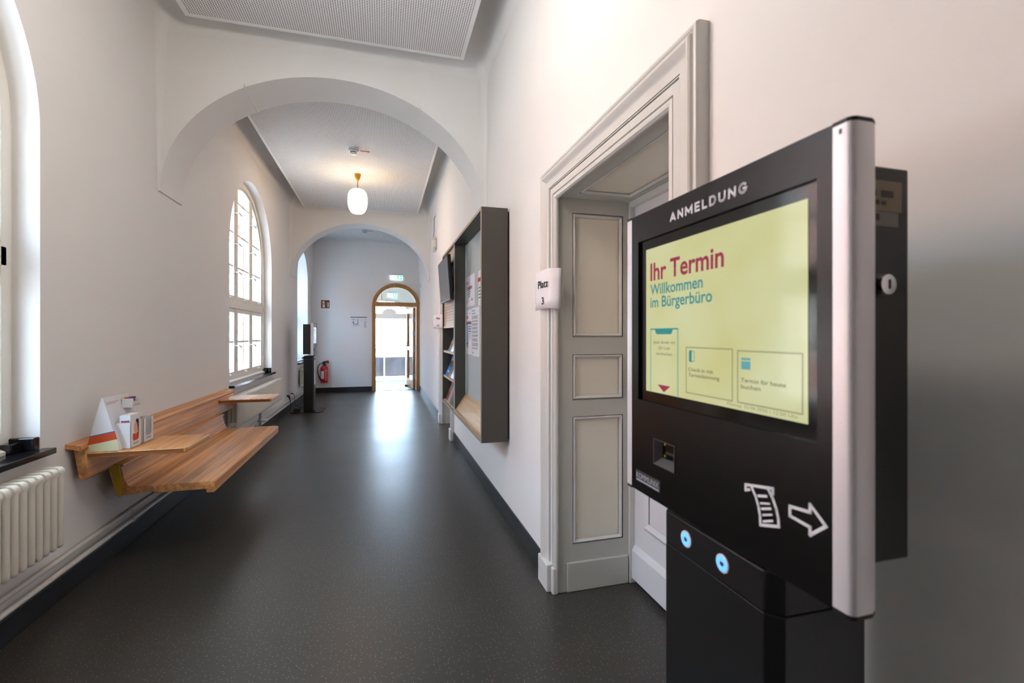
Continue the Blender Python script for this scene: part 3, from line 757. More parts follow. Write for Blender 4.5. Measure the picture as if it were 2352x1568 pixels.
def smoke(x, y, z, label, glabel):
    t = thing('smoke_detector', label, 'smoke detector', (x, y, z))
    MB().lathe([(.028, z-.075), (.040, z-.070), (.044, z-.052)], (x, y, 0), n=28).build('sensor_cap', 'plastic_white', t, smooth=40)
    MB().lathe([(.040, z-.053), (.040, z-.043)], (x, y, 0), n=28).build('vent_gap', 'black_plastic', t)
    MB().lathe([(.050, z-.044), (.056, z-.038), (.057, z-.026)], (x, y, 0), n=28).build('body', 'plastic_white', t, smooth=40)
    MB().lathe([(.0575, z-.0265), (.0575, z-.022)], (x, y, 0), n=28).build('seam', 'black_plastic', t)
    MB().lathe([(.060, z-.023), (.062, z)], (x, y, 0), n=28).build('base', 'plastic_white', t, smooth=40)
    g = MB(); g.box(x+.075, x+.185, y+.045, y+.075, z-.004, z-.0005)
    tag(g.build('marker_strip', 'tag_orange', loc=(x+.13, y+.06, z)), glabel, 'marker strip')
smoke(-.338, 5.93, ZP, 'white round smoke detector on the ceiling above the pendant lamp', 'orange label strip on the ceiling beside the nearer smoke detector')
smoke(-.375, 10.5, ZP, 'small white smoke detector on the ceiling seen under the far arch', 'thin orange label strip beside the far smoke detector')

# ------------------------------------------------------------------ exit signs
def exit_sign(x, y, z, w, h, label):
    t = thing('exit_sign', label, 'exit sign', (x, y, z))
    boxobj('housing', 'plastic_white', x-w/2, x+w/2, y-.05, y, z+h, z+h+.042, t, bevel=.004)
    boxobj('lit_panel', 'exit_white', x-w/2, x+w/2, y-.035, y-.025, z, z+h, t)
    p = (x, y-.0352, z); g = MB()
    decal(g, '-Y', p, .02, w/2-.015, h*.07, h*.93); go = g.build('green_field', 'exit_green', t)
    a = MB(); c = w*.25; decal(a, '-Y', (x, y-.0360, z), c-.012, c+.012, h*.45, h*.88)
    poly_decal(a, '-Y', (x, y-.0362, z), [(c-.045, h*.58), (c-.03, h*.62), (c, h*.38), (c+.03, h*.62), (c+.045, h*.58), (c, h*.14)]); a.build('arrow_symbol', 'exit_white', t)
    m = MB(); decal(m, '-Y', p, -w*.46, -w*.42, h*.07, h*.93)
    # running figure in the door
    decal(m, '-Y', p, -w*.22, -w*.17, h*.45, h*.68); decal(m, '-Y', p, -w*.215, -w*.18, h*.72, h*.84)
    stroke(m, '-Y', p, [(-w*.2, h*.47), (-w*.15, h*.30), (-w*.13, h*.12)], .008); stroke(m, '-Y', p, [(-w*.2, h*.47), (-w*.25, h*.32), (-w*.32, h*.26)], .008); stroke(m, '-Y', p, [(-w*.2, h*.62), (-w*.12, h*.52)], .007)
    m.build('running_figure_symbol', 'exit_green', t)
exit_sign(.325, YE, 2.685, .29, .105, 'lit green and white exit sign on the white wall above the arched exit door')
exit_sign(.28, VY, 2.405+.06, .27, .115, 'lit exit sign in the vestibule seen through the fanlight glass')

# ------------------------------------------------------------------ end wall: sign, plan, extinguisher
t = thing('fire_extinguisher_sign', 'square dark red fire extinguisher sign on the end wall', 'sign', (-1.287, YE, 1.97))
p = (-1.287, YE-.003, 1.972); boxobj('plate', 'sign_red', -1.380, -1.194, YE-.003, YE, 1.972, 2.158, t)
m = MB(); decal(m, '-Y', p, -.060, -.008, .016, .115); poly_decal(m, '-Y', p, [(-.060, .115), (-.008, .115), (-.016, .136), (-.022, .142), (-.022, .150), (-.014, .160), (-.022, .168), (-.046, .166), (-.066, .150), (-.074, .130), (-.066, .128), (-.056, .142), (-.046, .146), (-.046, .140)])
m.build('extinguisher_symbol', 'glow_cream', t)
m = MB(); decal(m, '-Y', (p[0], p[1]-.0005, p[2]), -.056, -.012, .088, .108); m.build('symbol_band', 'sign_red', t)
m = MB()
for k in range(4):
    z = .020+.030*k; poly_decal(m, '-Y', p, [(.026, z+.030), (.036, z+.016), (.052, z+.004), (.072, z), (.080, z+.010), (.082, z+.028), (.074, z+.018), (.064, z+.016), (.066, z+.034), (.054, z+.018), (.044, z+.022)])
m.build('flame_symbol', 'glow_cream', t)
t = thing('escape_plan', 'landscape white escape plan sheet on the end wall left of the exit', 'notice', (-.543, YE, 1.51))
p = (-.543, YE-.003, 1.508); boxobj('sheet', 'paper', -.738, -.349, YE-.003, YE, 1.508, 1.780, t)
m = MB(); decal(m, '-Y', p, -.188, .188, .252, .268); m.build('header_bar', 'green_dark', t)
m = MB()
stroke(m, '-Y', p, [(-.145, .135), (-.115, .135), (-.115, .095), (-.02, .095), (-.02, .19)], .017); stroke(m, '-Y', p, [(-.118, .14), (-.118, .17)], .014); m.build('floor_plan', 'olive', t)
m = MB(); poly_decal(m, '-Y', p, [(.135, .215), (.165, .215), (.150, .196)]); decal(m, '-Y', p, .066, .070, .165, .225)
for k in range(9): decal(m, '-Y', p, .122, .122+.06*(.6+.4*random.random()), .02+.018*k, .026+.018*k)
for k in range(9): decal(m, '-Y', p, -.14+.018*k, -.132+.018*k, .05, .064)
for k in range(4): decal(m, '-Y', p, -.155+.022*k, -.143+.022*k, .195, .215)
stroke(m, '-Y', p, [(-.04, .20), (-.02, .225), (.005, .205)], .006); m.build('plan_marks', 'grey_ink', t)

ex = (-1.297, YE-.095, 0)
t = thing('fire_extinguisher', 'red fire extinguisher with black hose hanging on the end wall', 'fire extinguisher', (ex[0], ex[1], .235))
MB().lathe([(.060, .245), (.078, .252), (.080, .27), (.080, .575), (.072, .605), (.050, .628), (.034, .640), (.034, .655)], ex, n=32).build('cylinder', 'red', t, smooth=40)
MB().lathe([(.048, .652), (.048, .672), (.026, .676), (.026, .72)], ex, n=20).build('valve', 'black_plastic', t, smooth=40)
MB().prism([(ex[0]-.045, .71), (ex[0]-.03, .735), (ex[0]+.095, .722), (ex[0]+.10, .692), (ex[0]+.085, .688), (ex[0]+.03, .705), (ex[0]-.03, .70)], 'Y', ex[1]-.018, ex[1]+.018).build('handle', 'black_plastic', t, bevel=.003)
MB().prism([(ex[0]-.02, .736), (ex[0]+.06, .755), (ex[0]+.092, .757), (ex[0]+.10, .722)], 'Y', ex[1]-.016, ex[1]+.016).build('lever', 'red', t, bevel=.003)
hp = [(-.02, 0, .695), (-.06, -.01, .692), (-.10, -.015, .672), (-.135, -.02, .62), (-.145, -.02, .54), (-.138, -.02, .46), (-.118, -.02, .40)]
MB().tube([(ex[0]+a, ex[1]+b_, c_) for a, b_, c_ in hp], .010, 10).build('hose', 'black_plastic', t, smooth=60)
MB().tube([(ex[0]-.120, ex[1]-.02, .405), (ex[0]-.095, ex[1]-.02, .34), (ex[0]-.072, ex[1]-.02, .292)], [.013, .016, .014], 12).build('nozzle_sleeve', 'dark_red', t, smooth=60)
MB().tube([(ex[0]-.074, ex[1]-.02, .296), (ex[0]-.060, ex[1]-.02, .265)], [.012, .014], 10).build('nozzle', 'black_plastic', t, smooth=60)
def cyl_patch(mb, r, a0, a1, z0, z1, n=8):
    for k in range(n):
        A, B = a0+(a1-a0)*k/n, a0+(a1-a0)*(k+1)/n
        P = [(ex[0]+r*math.sin(q), ex[1]-r*math.cos(q)) for q in (A, B)]
        mb.face([(*P[0], z0), (*P[1], z0), (*P[1], z1), (*P[0], z1)])
m = MB(); cyl_patch(m, .0808, -1.0, -.02, .335, .515); m.build('paper_label', 'paper', t, recalc=False)
m = MB(); cyl_patch(m, .0808, .08, 1.0, .522, .536)
for k in range(5): cyl_patch(m, .0808, .15, .85, .50-.045*k-.014, .50-.045*k)
m.build('printed_lines', mat('extinguisher_print', (.90, .55, .56), .5), t, recalc=False)
for q in (-.055, 0, .055): MB().lathe([(.009, .232), (.011, .25)], (ex[0]+q, ex[1]-.03, 0), n=10).build('foot', 'black_plastic', t)
MB().box(ex[0]-.03, ex[0]+.03, ex[1]+.07, YE, .56, .64).build('wall_bracket', 'black_plastic', t)

# ------------------------------------------------------------------ radiators and pipes
def radiator(y0, y1, z0, z1, label, xf=-1.455, depth=.10, pitch=.0475, valve=None):
    t = thing('radiator', label, 'radiator', (-1.5, (y0+y1)/2, z0), 'white tube radiators under the windows')
    m = MB(); n = int((y1-y0)/pitch); r = .0155
    xs = [xf-r, xf-depth/2, xf-depth+r]
    for k in range(n):
        y = y1-pitch*(k+.5)
        for j, x in enumerate(xs):
            m.lathe([(r*.5, z0+.001), (r*.9, z0+.008), (r, z0+.02), (r, z1-.03), (r, z1-.02)], (x, y, 0), n=12)
        # hubs: rounded top and bottom joining the three tubes
        P = [(xf, z1-.028), (xf-.004, z1-.012), (xf-.014, z1-.002), (xf-.026, z1), (xf-depth+.026, z1), (xf-depth+.014, z1-.002), (xf-depth+.004, z1-.012), (xf-depth, z1-.028), (xf-depth+.01, z1-.05), (xf-.01, z1-.05)]
        m.prism(P, 'Y', y-r*1.02, y+r*1.02)
        m.box(xf-depth+.02, xf-.02, y-pitch/2, y+pitch/2, z1-.055, z1-.025); m.box(xf-depth+.02, xf-.02, y-pitch/2, y+pitch/2, z0+.025, z0+.055)
    m.build('tube_sections', 'radiator', t, smooth=40)
    for z in (z0+.04, z1-.04):
        MB().lathe([(.020, -.016), (.022, -.010), (.022, 0)], (xf-depth/2, y0+(y1-y0)-n*pitch, z), 'Y', 14).build('end_plug', 'radiator', t, smooth=40)
    for y in (y0+.3, y1-.3): MB().box(XL+.0005, xf-depth+.03, y-.012, y+.012, z1-.12, z1-.09).build('wall_bracket', 'radiator', t)
    if valve:
        y = valve; m = MB(); m.lathe([(.011, .17), (.011, z0+.05)], (xf-.04, y, 0), n=10); m.lathe([(.011, .17), (.011, z0+.05)], (xf-.04, y+.05, 0), n=10)
        m.box(xf-.06, xf-.02, y-.02, y+.07, .245, .28); m.tube([(xf-.04, y, .19), (-1.555, y, .19)], .010, 8); m.build('valve_block', 'steel', t, smooth=40)
        MB().lathe([(.020, 0), (.024, .01), (.020, .06), (.014, .066)], (xf-.02, y+.025, .262), 'X', 16).build('valve_head', 'plastic_white', t, smooth=40)
radiator(.90, 2.715, .345, .725, 'cream round-tube radiator at the left edge under the nearest window sill')
radiator(5.42, 7.68, .375, .705, 'white tube radiator under the middle window behind the bench', valve=6.52)
radiator(9.83, 11.05, .33, .70, 'white radiator under the far window, mostly hidden by the far terminal')
for nm, z, x, lab in (('upper', .218, -1.563, 'upper of two cream heating pipes running along the foot of the left wall'), ('lower', .158, -1.555, 'lower of two cream heating pipes just above the dark left skirting')):
    t = thing('heating_pipe', lab, 'pipe', (x, 3, z), 'heating pipes along the left wall')
    MB().tube([(x, Y0+.02, z), (x, YE-.01, z)], .0125 if nm == 'upper' else .0135, 12).build('pipe', 'pipe', t, smooth=60)
    for y in (-1, 1.0, 3.55, 6.3, 9.5): MB().lathe([(.016, -.012), (.018, -.01), (.018, .01), (.016, .012)], (x, y, z), 'Y', 14).build('clip', 'pipe', t, smooth=40)

# ------------------------------------------------------------------ wall bench
bt = thing('wall_bench', 'long wooden wall bench with two side trays fixed to the left wall', 'bench', (-1.45, 4.2, .45))
RY0, RY1, SY0, SY1 = 2.985, 5.53, 3.225, 5.02
rail = [(-1.560, .752), (-1.528, .756), (-1.520, .742), (-1.503, .590), (-1.510, .583), (-1.546, .580), (-1.572, .736)]
MB().prism(rail, 'Y', RY0, RY1).build('back_rail', 'bench', bt, bevel=.004)
MB().prism([(XL, .780), (XL, .755), (-1.560, .748), (-1.516, .737), (-1.511, .752), (-1.522, .768)], 'Y', RY0-.035, RY1+.01).build('top_cap', 'bench', bt, bevel=.003)
lower = [(-1.505, .592), (-1.470, .582), (-1.452, .50), (-1.448, .415), (-1.492, .410), (-1.505, .46), (-1.535, .585)]
MB().prism(lower, 'Y', SY0, SY1).build('lower_back', 'bench', bt, bevel=.004)
MB().prism([(-1.506, .60), (-1.505, .588), (-1.468, .578), (-1.455, .583), (-1.460, .592)], 'Y', SY0, SY1).build('back_bead', 'bench', bt, bevel=.003)
seat = [(-1.448, .500), (-1.443, .478), (-1.430, .464), (-1.410, .458), (-1.00, .458), (-.985, .452), (-.985, .395), (-.992, .388), (-1.028, .388), (-1.034, .394), (-1.034, .412), (-1.290, .412), (-1.305, .416), (-1.315, .424), (-1.33, .424), (-1.42, .412), (-1.45, .413)]
MB().prism(seat, 'Y', SY0, SY1).build('seat', 'bench', bt, bevel=.004, smooth=25)
for (ya, yb, lab) in ((2.995, 3.37, 0), (5.05, 5.43, 1)):
    tp = [(-1.525, ya), (-1.065, ya), (-1.055, ya+.01), (-1.055, yb-.01), (-1.065, yb), (-1.525, yb)]
    tr = MB().prism(tp, 'Z', .690, .722).build('tray', 'bench', bt, bevel=.008)
    MB().prism([(-1.52, ya-.0006), (-1.07, ya-.0006), (-1.07, ya+.004), (-1.52, ya+.004)], 'Z', .697, .715).build('end_grain_edge', 'bench_end', tr)
for y in (SY0+.03, SY1-.08):
    k = MB(); k.prism([(-1.530, .600), (-1.475, .592), (-1.462, .50), (-1.458, .415), (-1.474, .406), (-1.494, .46), (-1.508, .55)], 'Y', y-.046, y+.0)
    k.box(XL, -1.53, y-.03, y+.0, .575, .60)
    k.build('bracket', 'yellow', bt)

# ------------------------------------------------------------------ leaflet stand on the near tray
zt = .7225
st = thing('leaflet_stand', 'white cardboard leaflet stand with blue and orange bands on the near bench tray', 'leaflet stand', (-1.44, 3.13, zt))
AX, BX0, BX1, AZ = -1.453, -1.526, -1.375, 1.010
def side_band(z0, z1, m, name, y, par):
    def xl(z): return BX0+(AX-.004-BX0)*(z-zt)/(AZ-zt)
    def xr(z): return BX1+(AX+.004-BX1)*(z-zt)/(AZ-zt)
    q = MB()
    # bands rise to the right on the side panel
    sl = .20
    def P(x, z): return (x, z+sl*(x-BX0))
    pts = []
    if z0 <= zt: pts += [(BX0, zt), (BX1, zt)]
    else: pts += [(xl(z0), z0+sl*(xl(z0)-BX0)*.9), (xr(z0), z0+sl*(xr(z0)-BX0))]
    if z1 >= AZ: pts += [(AX+.004, AZ), (AX-.004, AZ)]
    else: pts += [(xr(z1), z1+sl*(xr(z1)-BX0)), (xl(z1), z1+sl*(xl(z1)-BX0)*.9)]
    q.prism(pts, 'Y', y-.0008, y+.0008); return q.build(name, m, par)
ys = 3.0
sp = side_band(zt, AZ, 'card_white', 'side_panel', ys+.0018, st)
side_band(zt, .757, 'cream_band', 'cream_band', ys, sp); side_band(.757, .800, 'orange', 'orange_band', ys, sp); side_band(.800, .804, 'blue_band', 'blue_band', ys, sp)
side_band(zt, AZ, 'card_white', 'side_panel', 3.248, st)
def slope_x(z, off=0): return BX1+(AX+.004-BX1)*(z-zt)/(AZ-zt)+off
def slope_panel(y0, y1, z0, z1, m, name, off=0, th=.0016, par=None):
    q = MB(); q.hexa([(slope_x(z, off+d), y, z) for z in (z0, z1) for (d, y) in ((-th, y0), (0, y0), (0, y1), (-th, y1))]); return q.build(name, m, par or st)
hd = slope_panel(ys, 3.25, zt, AZ, 'card_white', 'front_panel')
q = MB(); q.hexa([(BX0+(AX-.004-BX0)*(z-zt)/(AZ-zt)+d, y, z) for z in (zt, AZ) for (d, y) in ((0, ys), (.0016, ys), (.0016, 3.25), (0, 3.25))]); q.build('back_panel', 'card_white', st)
# heading text on the sloping front (reader looks towards -X)
ang = math.atan2(BX1-(AX+.004), AZ-zt)
tl = Matrix.Rotation(-ang, 3, 'Y')
text('heading', 'Tipps und Tricks Ihrer Gesundheit\nfür Ihren Geschmackssinn!', 'red_ink', hd, (slope_x(.978)+.001, 3.012, .978), .125, '+X', tilt=tl)
# holder boxes
def holder(y0, y1, x0, x1, z1, name, slot=True, wall=.0016):
    b_ = MB()
    b_.box(x0, x1, y0, y0+wall, zt, z1); b_.box(x0, x1, y1-wall, y1, zt, z1); b_.box(x0, x1, y0, y1, zt, zt+wall)
    if slot:
        yc = (y0+y1)/2; hw = (y1-y0)*.30; zb = zt+.035
        def gap(y): return zb if abs(y-yc) < hw*.8 else zb+.012 if abs(y-yc) < hw else z1
        b_.box(x1-wall, x1, y0, yc-hw, zt, z1); b_.box(x1-wall, x1, yc+hw, y1, zt, z1); b_.box(x1-wall, x1, yc-hw, yc+hw, zt, zb)
        b_.prism([(yc-hw, zb), (yc-hw+.012, zb), (yc-hw, zb+.012)], 'X', x1-wall, x1); b_.prism([(yc+hw, zb), (yc+hw-.012, zb), (yc+hw, zb+.012)], 'X', x1-wall, x1)
    else: b_.box(x1-wall, x1, y0, y1, zt, z1)
    return b_.build(name, 'card_white', st)
h1 = holder(3.035, 3.150, -1.405, -1.338, .865, 'leaflet_box')
h2 = holder(3.180, 3.300, -1.395, -1.338, .862, 'leaflet_box')
q = MB(); q.box(-1.394, -1.391, 3.184, 3.296, zt, .862); q.build('box_back', 'card_in', h2)
for yy, hh, nm in ((3.0925, .765, 'box_print'), (3.24, .765, 'box_print')):
    q = MB()
    for k in (0, 1): decal(q, '+X', (-1.3378, yy, .737), -.03+.004*k, .03-.004*k, .008-.006*k, .0105-.006*k)
    q.build(nm, 'blue_ink', h1 if yy < 3.1 else h2)
# small card box high on the header
c0 = MB(); xa = slope_x(.95); c0.box(xa, xa+.055, 3.155, 3.157, .935, .985); c0.box(xa, xa+.055, 3.243, 3.245, .935, .985); c0.box(xa, xa+.055, 3.155, 3.245, .933, .935); c0.box(xa+.053, xa+.055, 3.155, 3.245, .935, .957)
c0o = c0.build('card_box', 'card_white', st)
q = MB(); decal(q, '+X', (xa+.0552, 3.20, .945), -.03, .03, 0, .003); q.build('box_print', 'blue_ink', c0o)
# leaflets (things of their own)
lt = thing('leaflet_stack', 'stack of leaflets with blue and orange covers in the larger box of the stand', 'leaflets', (-1.37, 3.0925, zt))
def sheet(y0, y1, x, z0, z1, m, name, par, th=.010): return MB().box(x-th, x, y0, y1, z0, z1).build(name, m, par)
s0 = sheet(3.040, 3.146, -1.3415, zt+.003, .905, 'card_white', 'leaflet_body', lt, .05)
q = MB(); decal(q, '+X', (-1.3414, 3.093, zt), -.052, .052, .03, .075); q.build('orange_band', 'orange', s0)
q = MB(); q.box(-1.385, -1.345, 3.0396, 3.0402, .845, .872); q.build('orange_edge', 'orange', s0)
q = MB(); q.box(-1.385, -1.345, 3.0396, 3.0402, .872, .876); q.build('blue_edge', 'blue_band', s0)
q = MB(); poly_decal(q, '+X', (-1.3413, 3.10, .825), [(.024*math.cos(a)*.8, .034*math.sin(a)) for a in [2*PI*k/20 for k in range(20)]]); q.build('printed_face', 'skin', s0)
q = MB(); poly_decal(q, '+X', (-1.3411, 3.108, .840), [(-.012, .026), (.0, .036), (.018, .034), (.028, .014), (.030, -.03), (.018, -.05), (.014, -.02), (.006, .012)]); q.build('printed_hair', 'hair', s0)
lc = thing('card_stack', 'orange and blue cards in the small box at the top of the leaflet stand', 'cards', (xa+.02, 3.2, .936))
k0 = MB().box(xa+.008, xa+.030, 3.162, 3.238, .936, .990).build('card_body', 'orange', lc)
MB().box(xa+.0305, xa+.031, 3.162, 3.238, .978, .990).build('blue_edge', 'blue_band', k0)
MB().box(xa+.0305, xa+.031, 3.162, 3.238, .936, .962).build('cream_edge', 'cream_band', k0)

# ------------------------------------------------------------------ notice cabinet on the right wall
CY0, CY1, CYP, CZ0, CZ1, CF = 3.216, 5.42, 4.53, .585, 2.255, .67
cb = thing('notice_cabinet', 'dark taupe wall cabinet with pinboard, screen and brochure shelves on the right wall', 'cabinet', (.77, 4.3, CZ0))
CBK = .865
c = MB(); c.box(CF+.004, CBK, CY0, CY0+.022, CZ0, CZ1); c.box(CF+.004, CBK, CY1-.022, CY1, CZ0, CZ1); c.box(CF+.004, CBK, CY0+.022, CY1-.022, CZ0, CZ0+.022); c.box(CF+.004, CBK, CY0+.022, CY1-.022, CZ1-.022, CZ1)
c.box(CBK-.01, CBK-.0005, CY0+.022, CY1-.022, CZ0+.022, CZ1-.022); c.build('carcass', 'taupe', cb)
c = MB(); c.ring([(CY0, CZ0), (CY1, CZ0), (CY1, CZ1), (CY0, CZ1)], [(CY0+.022, CZ0+.022), (CY1-.022, CZ0+.022), (CY1-.022, CZ1-.022), (CY0+.022, CZ1-.022)], 'X', CF, CF+.004); c.build('edge_banding', mat('pale_edge_band', (.62, .58, .51), .5), cb)
boxobj('partition', 'taupe', CF+.012, CBK-.01, CYP, CYP+.022, CZ0+.022, CZ1-.022, cb)
boxobj('partition_edge', 'board_grey', CF+.004, CF+.012, CYP, CYP+.022, CZ0+.022, CZ1-.022, cb)
boxobj('mounting_board', 'black_plastic', CBK, XR, CY0+.02, CY1-.02, CZ0+.015, CZ1-.02, cb)
boxobj('pinboard', 'board_grey', .796, .806, CY0+.022, CYP, CZ0+.14, CZ1-.022, cb)
boxobj('pinboard_edge', 'board_grey', .786, .797, CYP-.012, CYP, CZ0+.17, CZ1-.022, cb)
c = MB(); c.prism([(.680, .607), (.690, .607), (.802, .772), (.792, .777)], 'Y', CY0+.022, CYP); c.build('sloping_tray', 'oak', cb)
boxobj('tray_lip', 'oak', CF+.002, .70, CY0+.022, CYP, .600, .628, cb)
# screen niche front and slatted fascia
LY0, LY1 = CYP+.022, CY1-.022
c = MB(); c.box(.690, .70, LY0, LY1, 1.445, 1.72); c.box(.690, .70, LY0, LY1, 2.10, CZ1-.022); c.box(.690, .70, LY0, LY0+.13, 1.72, 2.10); c.box(.690, .70, LY1-.07, LY1, 1.72, 2.10); fo = c.build('oak_fascia', 'oak_v', cb)
c = MB()
for k in range(6): c.box(.6893, .691, LY0+.06, LY1-.07, 1.50+.030*k, 1.503+.030*k)
c.build('vent_slots', 'taupe_dark', fo)
boxobj('niche_back', 'black_plastic', .72, .725, LY0, LY1, 1.46, 2.2, cb)
for z in (1.425, 1.150, .870, .590):
    boxobj('shelf', 'oak_v', .682, CBK-.012, LY0, LY1, z, z+.022, cb)
boxobj('compartment_back', 'taupe_dark', .83, .835, LY0, LY1, .61, 1.425, cb)
# television
tv = thing('television', 'small black flat screen switched off, tilted out of the wall cabinet', 'screen', (.63, 4.75, 1.9))
def tvp(a, b_, d):     # a along +Y, b up, d out towards the corridor; pitched down and turned slightly
    yaw, pit = 0, math.radians(4)
    v = Vector((-d, a, b_)); v = Matrix.Rotation(-pit, 3, 'Y') @ v; v = Matrix.Rotation(yaw, 3, 'Z') @ v
    return v+Vector((.607, 4.81, 1.905))
def tvbox(mb, a0, a1, b0, b1, d0, d1): mb.hexa([tvp(a, b_, d) for d in (d0, d1) for (a, b_) in ((a0, b0), (a1, b0), (a1, b1), (a0, b1))])
q = MB(); tvbox(q, -.375, .375, -.215, .215, -.035, .0); q.build('housing', 'tv_black', tv, bevel=.004)
q = MB(); tvbox(q, -.365, .365, -.195, .205, 0, .001); q.build('screen', 'tv_screen', tv)
q = MB(); tvbox(q, -.15, .15, -.12, .12, -.075, -.035); q.build('rear_housing', 'tv_black', tv)
q = MB(); q.box(.68, .7195, 4.76, 4.84, 1.86, 1.94); q.build('mount_arm', 'black_plastic', tv)
# brochures
def ramp_mat(name, stops, noise=0):
    t = NT(name); tc = t.add('ShaderNodeTexCoord'); s = t.add('ShaderNodeSeparateXYZ'); t.link(tc.outputs['Object'], s.inputs[0])
    mr = t.add('ShaderNodeMapRange'); mr.inputs[1].default_value = 0; mr.inputs[2].default_value = .27; t.link(s.outputs[2], mr.inputs[0])
    cr = t.add('ShaderNodeValToRGB'); cr.color_ramp.interpolation = 'CONSTANT'; e = cr.color_ramp.elements
    while len(e) < len(stops): e.new(.5)
    for k, (p_, c_) in enumerate(stops): e[k].position = p_; e[k].color = (*lin(c_), 1)
    src = mr.outputs[0]
    if noise:
        nz = t.add('ShaderNodeTexNoise'); nz.inputs['Scale'].default_value = 18; t.link(tc.outputs['Object'], nz.inputs['Vector'])
        ms = t.add('ShaderNodeMath', operation='MULTIPLY_ADD'); ms.inputs[1].default_value = noise; ms.inputs[2].default_value = -noise/2; t.link(nz.outputs['Fac'], ms.inputs[0])
        ad = t.add('ShaderNodeMath', operation='ADD'); t.link(src, ad.inputs[0]); t.link(ms.outputs[0], ad.inputs[1]); src = ad.outputs[0]
    t.link(src, cr.inputs[0]); t.link(cr.outputs[0], t.b.inputs['Base Color']); t.b.inputs['Roughness'].default_value = .3
    return t.m
BRO = [ # shelf top z, y0, y1, height, stops, label, group
 (1.172, 4.985, 5.165, .245, [(0, (.35, .42, .58)), (.12, (.55, .45, .36)), (.3, (.80, .70, .58)), (.42, (.45, .33, .24)), (.62, (.35, .62, .86))], 'brochure with a blue sky cover, leftmost on the top shelf of the wall cabinet', 'top'),
 (1.172, 4.775, 4.965, .225, [(0, (.88, .84, .80)), (.1, (.93, .91, .92)), (.45, (.86, .55, .58)), (.5, (.93, .91, .92)), (.9, (.85, .62, .45))], 'white brochure with red print, right of the blue sky cover on the top cabinet shelf', 'top'),
 (.892, 5.190, 5.380, .255, [(0, (.12, .55, .86)), (.14, (.80, .90, .96)), (.18, (.12, .55, .86)), (.38, (.36, .34, .38)), (.6, (.72, .72, .74))], 'brochure with a bright blue lower band, leftmost on the middle cabinet shelf', 'middle'),
 (.892, 4.985, 5.175, .255, [(0, (.46, .35, .30)), (.5, (.52, .40, .35))], 'plain brown brochure beside the blue banded one on the middle cabinet shelf', 'middle'),
 (.892, 4.780, 4.970, .235, [(0, (.78, .77, .82)), (.5, (.86, .86, .90))], 'pale grey brochure right of the brown one on the middle cabinet shelf', 'middle'),
 (.892, 4.575, 4.765, .225, [(0, (.33, .33, .31)), (.6, (.60, .62, .64))], 'dark grey brochure nearest the partition on the middle cabinet shelf', 'middle'),
 (.612, 5.215, 5.385, .245, [(0, (.50, .24, .18)), (.35, (.62, .52, .52)), (.72, (.66, .08, .16))], 'brochure with a dark red top and portrait, leftmost on the bottom cabinet shelf', 'bottom'),
 (.612, 5.055, 5.205, .240, [(0, (.72, .62, .64)), (.6, (.66, .22, .36)), (.8, (.80, .55, .72))], 'pink and white brochure right of the red topped one on the bottom cabinet shelf', 'bottom'),
 (.612, 4.905, 5.045, .230, [(0, (.36, .31, .28)), (.6, (.24, .22, .22))], 'brown brochure in the middle of the bottom cabinet shelf', 'bottom'),
 (.612, 4.745, 4.895, .240, [(0, (.09, .09, .09)), (.5, (.16, .17, .14)), (.55, (.09, .09, .09))], 'black brochure on the bottom shelf of the wall cabinet', 'bottom'),
 (.612, 4.575, 4.735, .250, [(0, (.45, .66, .84)), (.25, (.70, .80, .88)), (.5, (.30, .55, .78))], 'light blue brochure nearest the partition on the bottom cabinet shelf', 'bottom'),
]
for i, (z, y0, y1, h, stops, lab, grp) in enumerate(BRO):
    x0, x1 = .700, .700+h*.40; th = .012
    q = MB(); q.hexa([(x, y, zz) for (zz, xx) in ((z, x0), (z+h, x1)) for (x, y) in ((xx, y0), (xx+th, y0), (xx+th, y1), (xx, y1))])
    o = q.build('brochure', ramp_mat('brochure_cover_%d' % i, stops, .25 if i in (0, 2, 6) else 0), loc=(.75, (y0+y1)/2, z), bevel=.0015, seg=1)
    tag(o, lab, 'brochure', 'brochures on the %s cabinet shelf' % grp)
# sheets on the pinboard
def note(y0, y1, z0, z1, label, x=.7945):
    t = thing('notice_sheet', label, 'notice', (x, (y0+y1)/2, z0), 'sheets on the pinboard')
    q = MB(); n = 8
    for k in range(n):     # slight curl
        a, b_ = y0+(y1-y0)*k/n, y0+(y1-y0)*(k+1)/n
        ca, cb_ = .004*math.sin(PI*k/n), .004*math.sin(PI*(k+1)/n)
        q.hexa([(x-ca, a, z0), (x-ca+.0008, a, z0), (x-cb_+.0008, b_, z0), (x-cb_, b_, z0), (x-ca, a, z1), (x-ca+.0008, a, z1), (x-cb_+.0008, b_, z1), (x-cb_, b_, z1)])
    s = q.build('sheet', 'paper', t, weld=True, smooth=30); return t, (x-.0046, y1, z0)
t, p = note(4.095, 4.512, 1.615, 1.905, 'white sheet with a red heading, upper left on the pinboard')
text('heading', 'Neue\n Terminzeiten', 'red_ink', t, (p[0], 4.49, 1.832), .30, '-X', bold=.01)
q = MB(); [decal(q, '-X', p, .10, .14, .185-.022*k-.010, .185-.022*k) for k in range(5)]; q.build('blue_entries', 'blue_ink', t)
q = MB(); [decal(q, '-X', p, .17, .225, .190-.022*k-.010, .190-.022*k) for k in range(5)]; decal(q, '-X', p, .28, .35, .05, .058); decal(q, '-X', p, .28, .33, .065, .073); decal(q, '-X', p, .06, .075, .04, .07); q.build('grey_entries', 'grey_ink', t)
t, p = note(3.50, 3.935, 1.60, 1.895, 'sheet with a red title and black dots, upper right on the pinboard')
q = MB(); decal(q, '-X', p, .012, .25, .20, .235); q.build('title', 'red_ink', t)
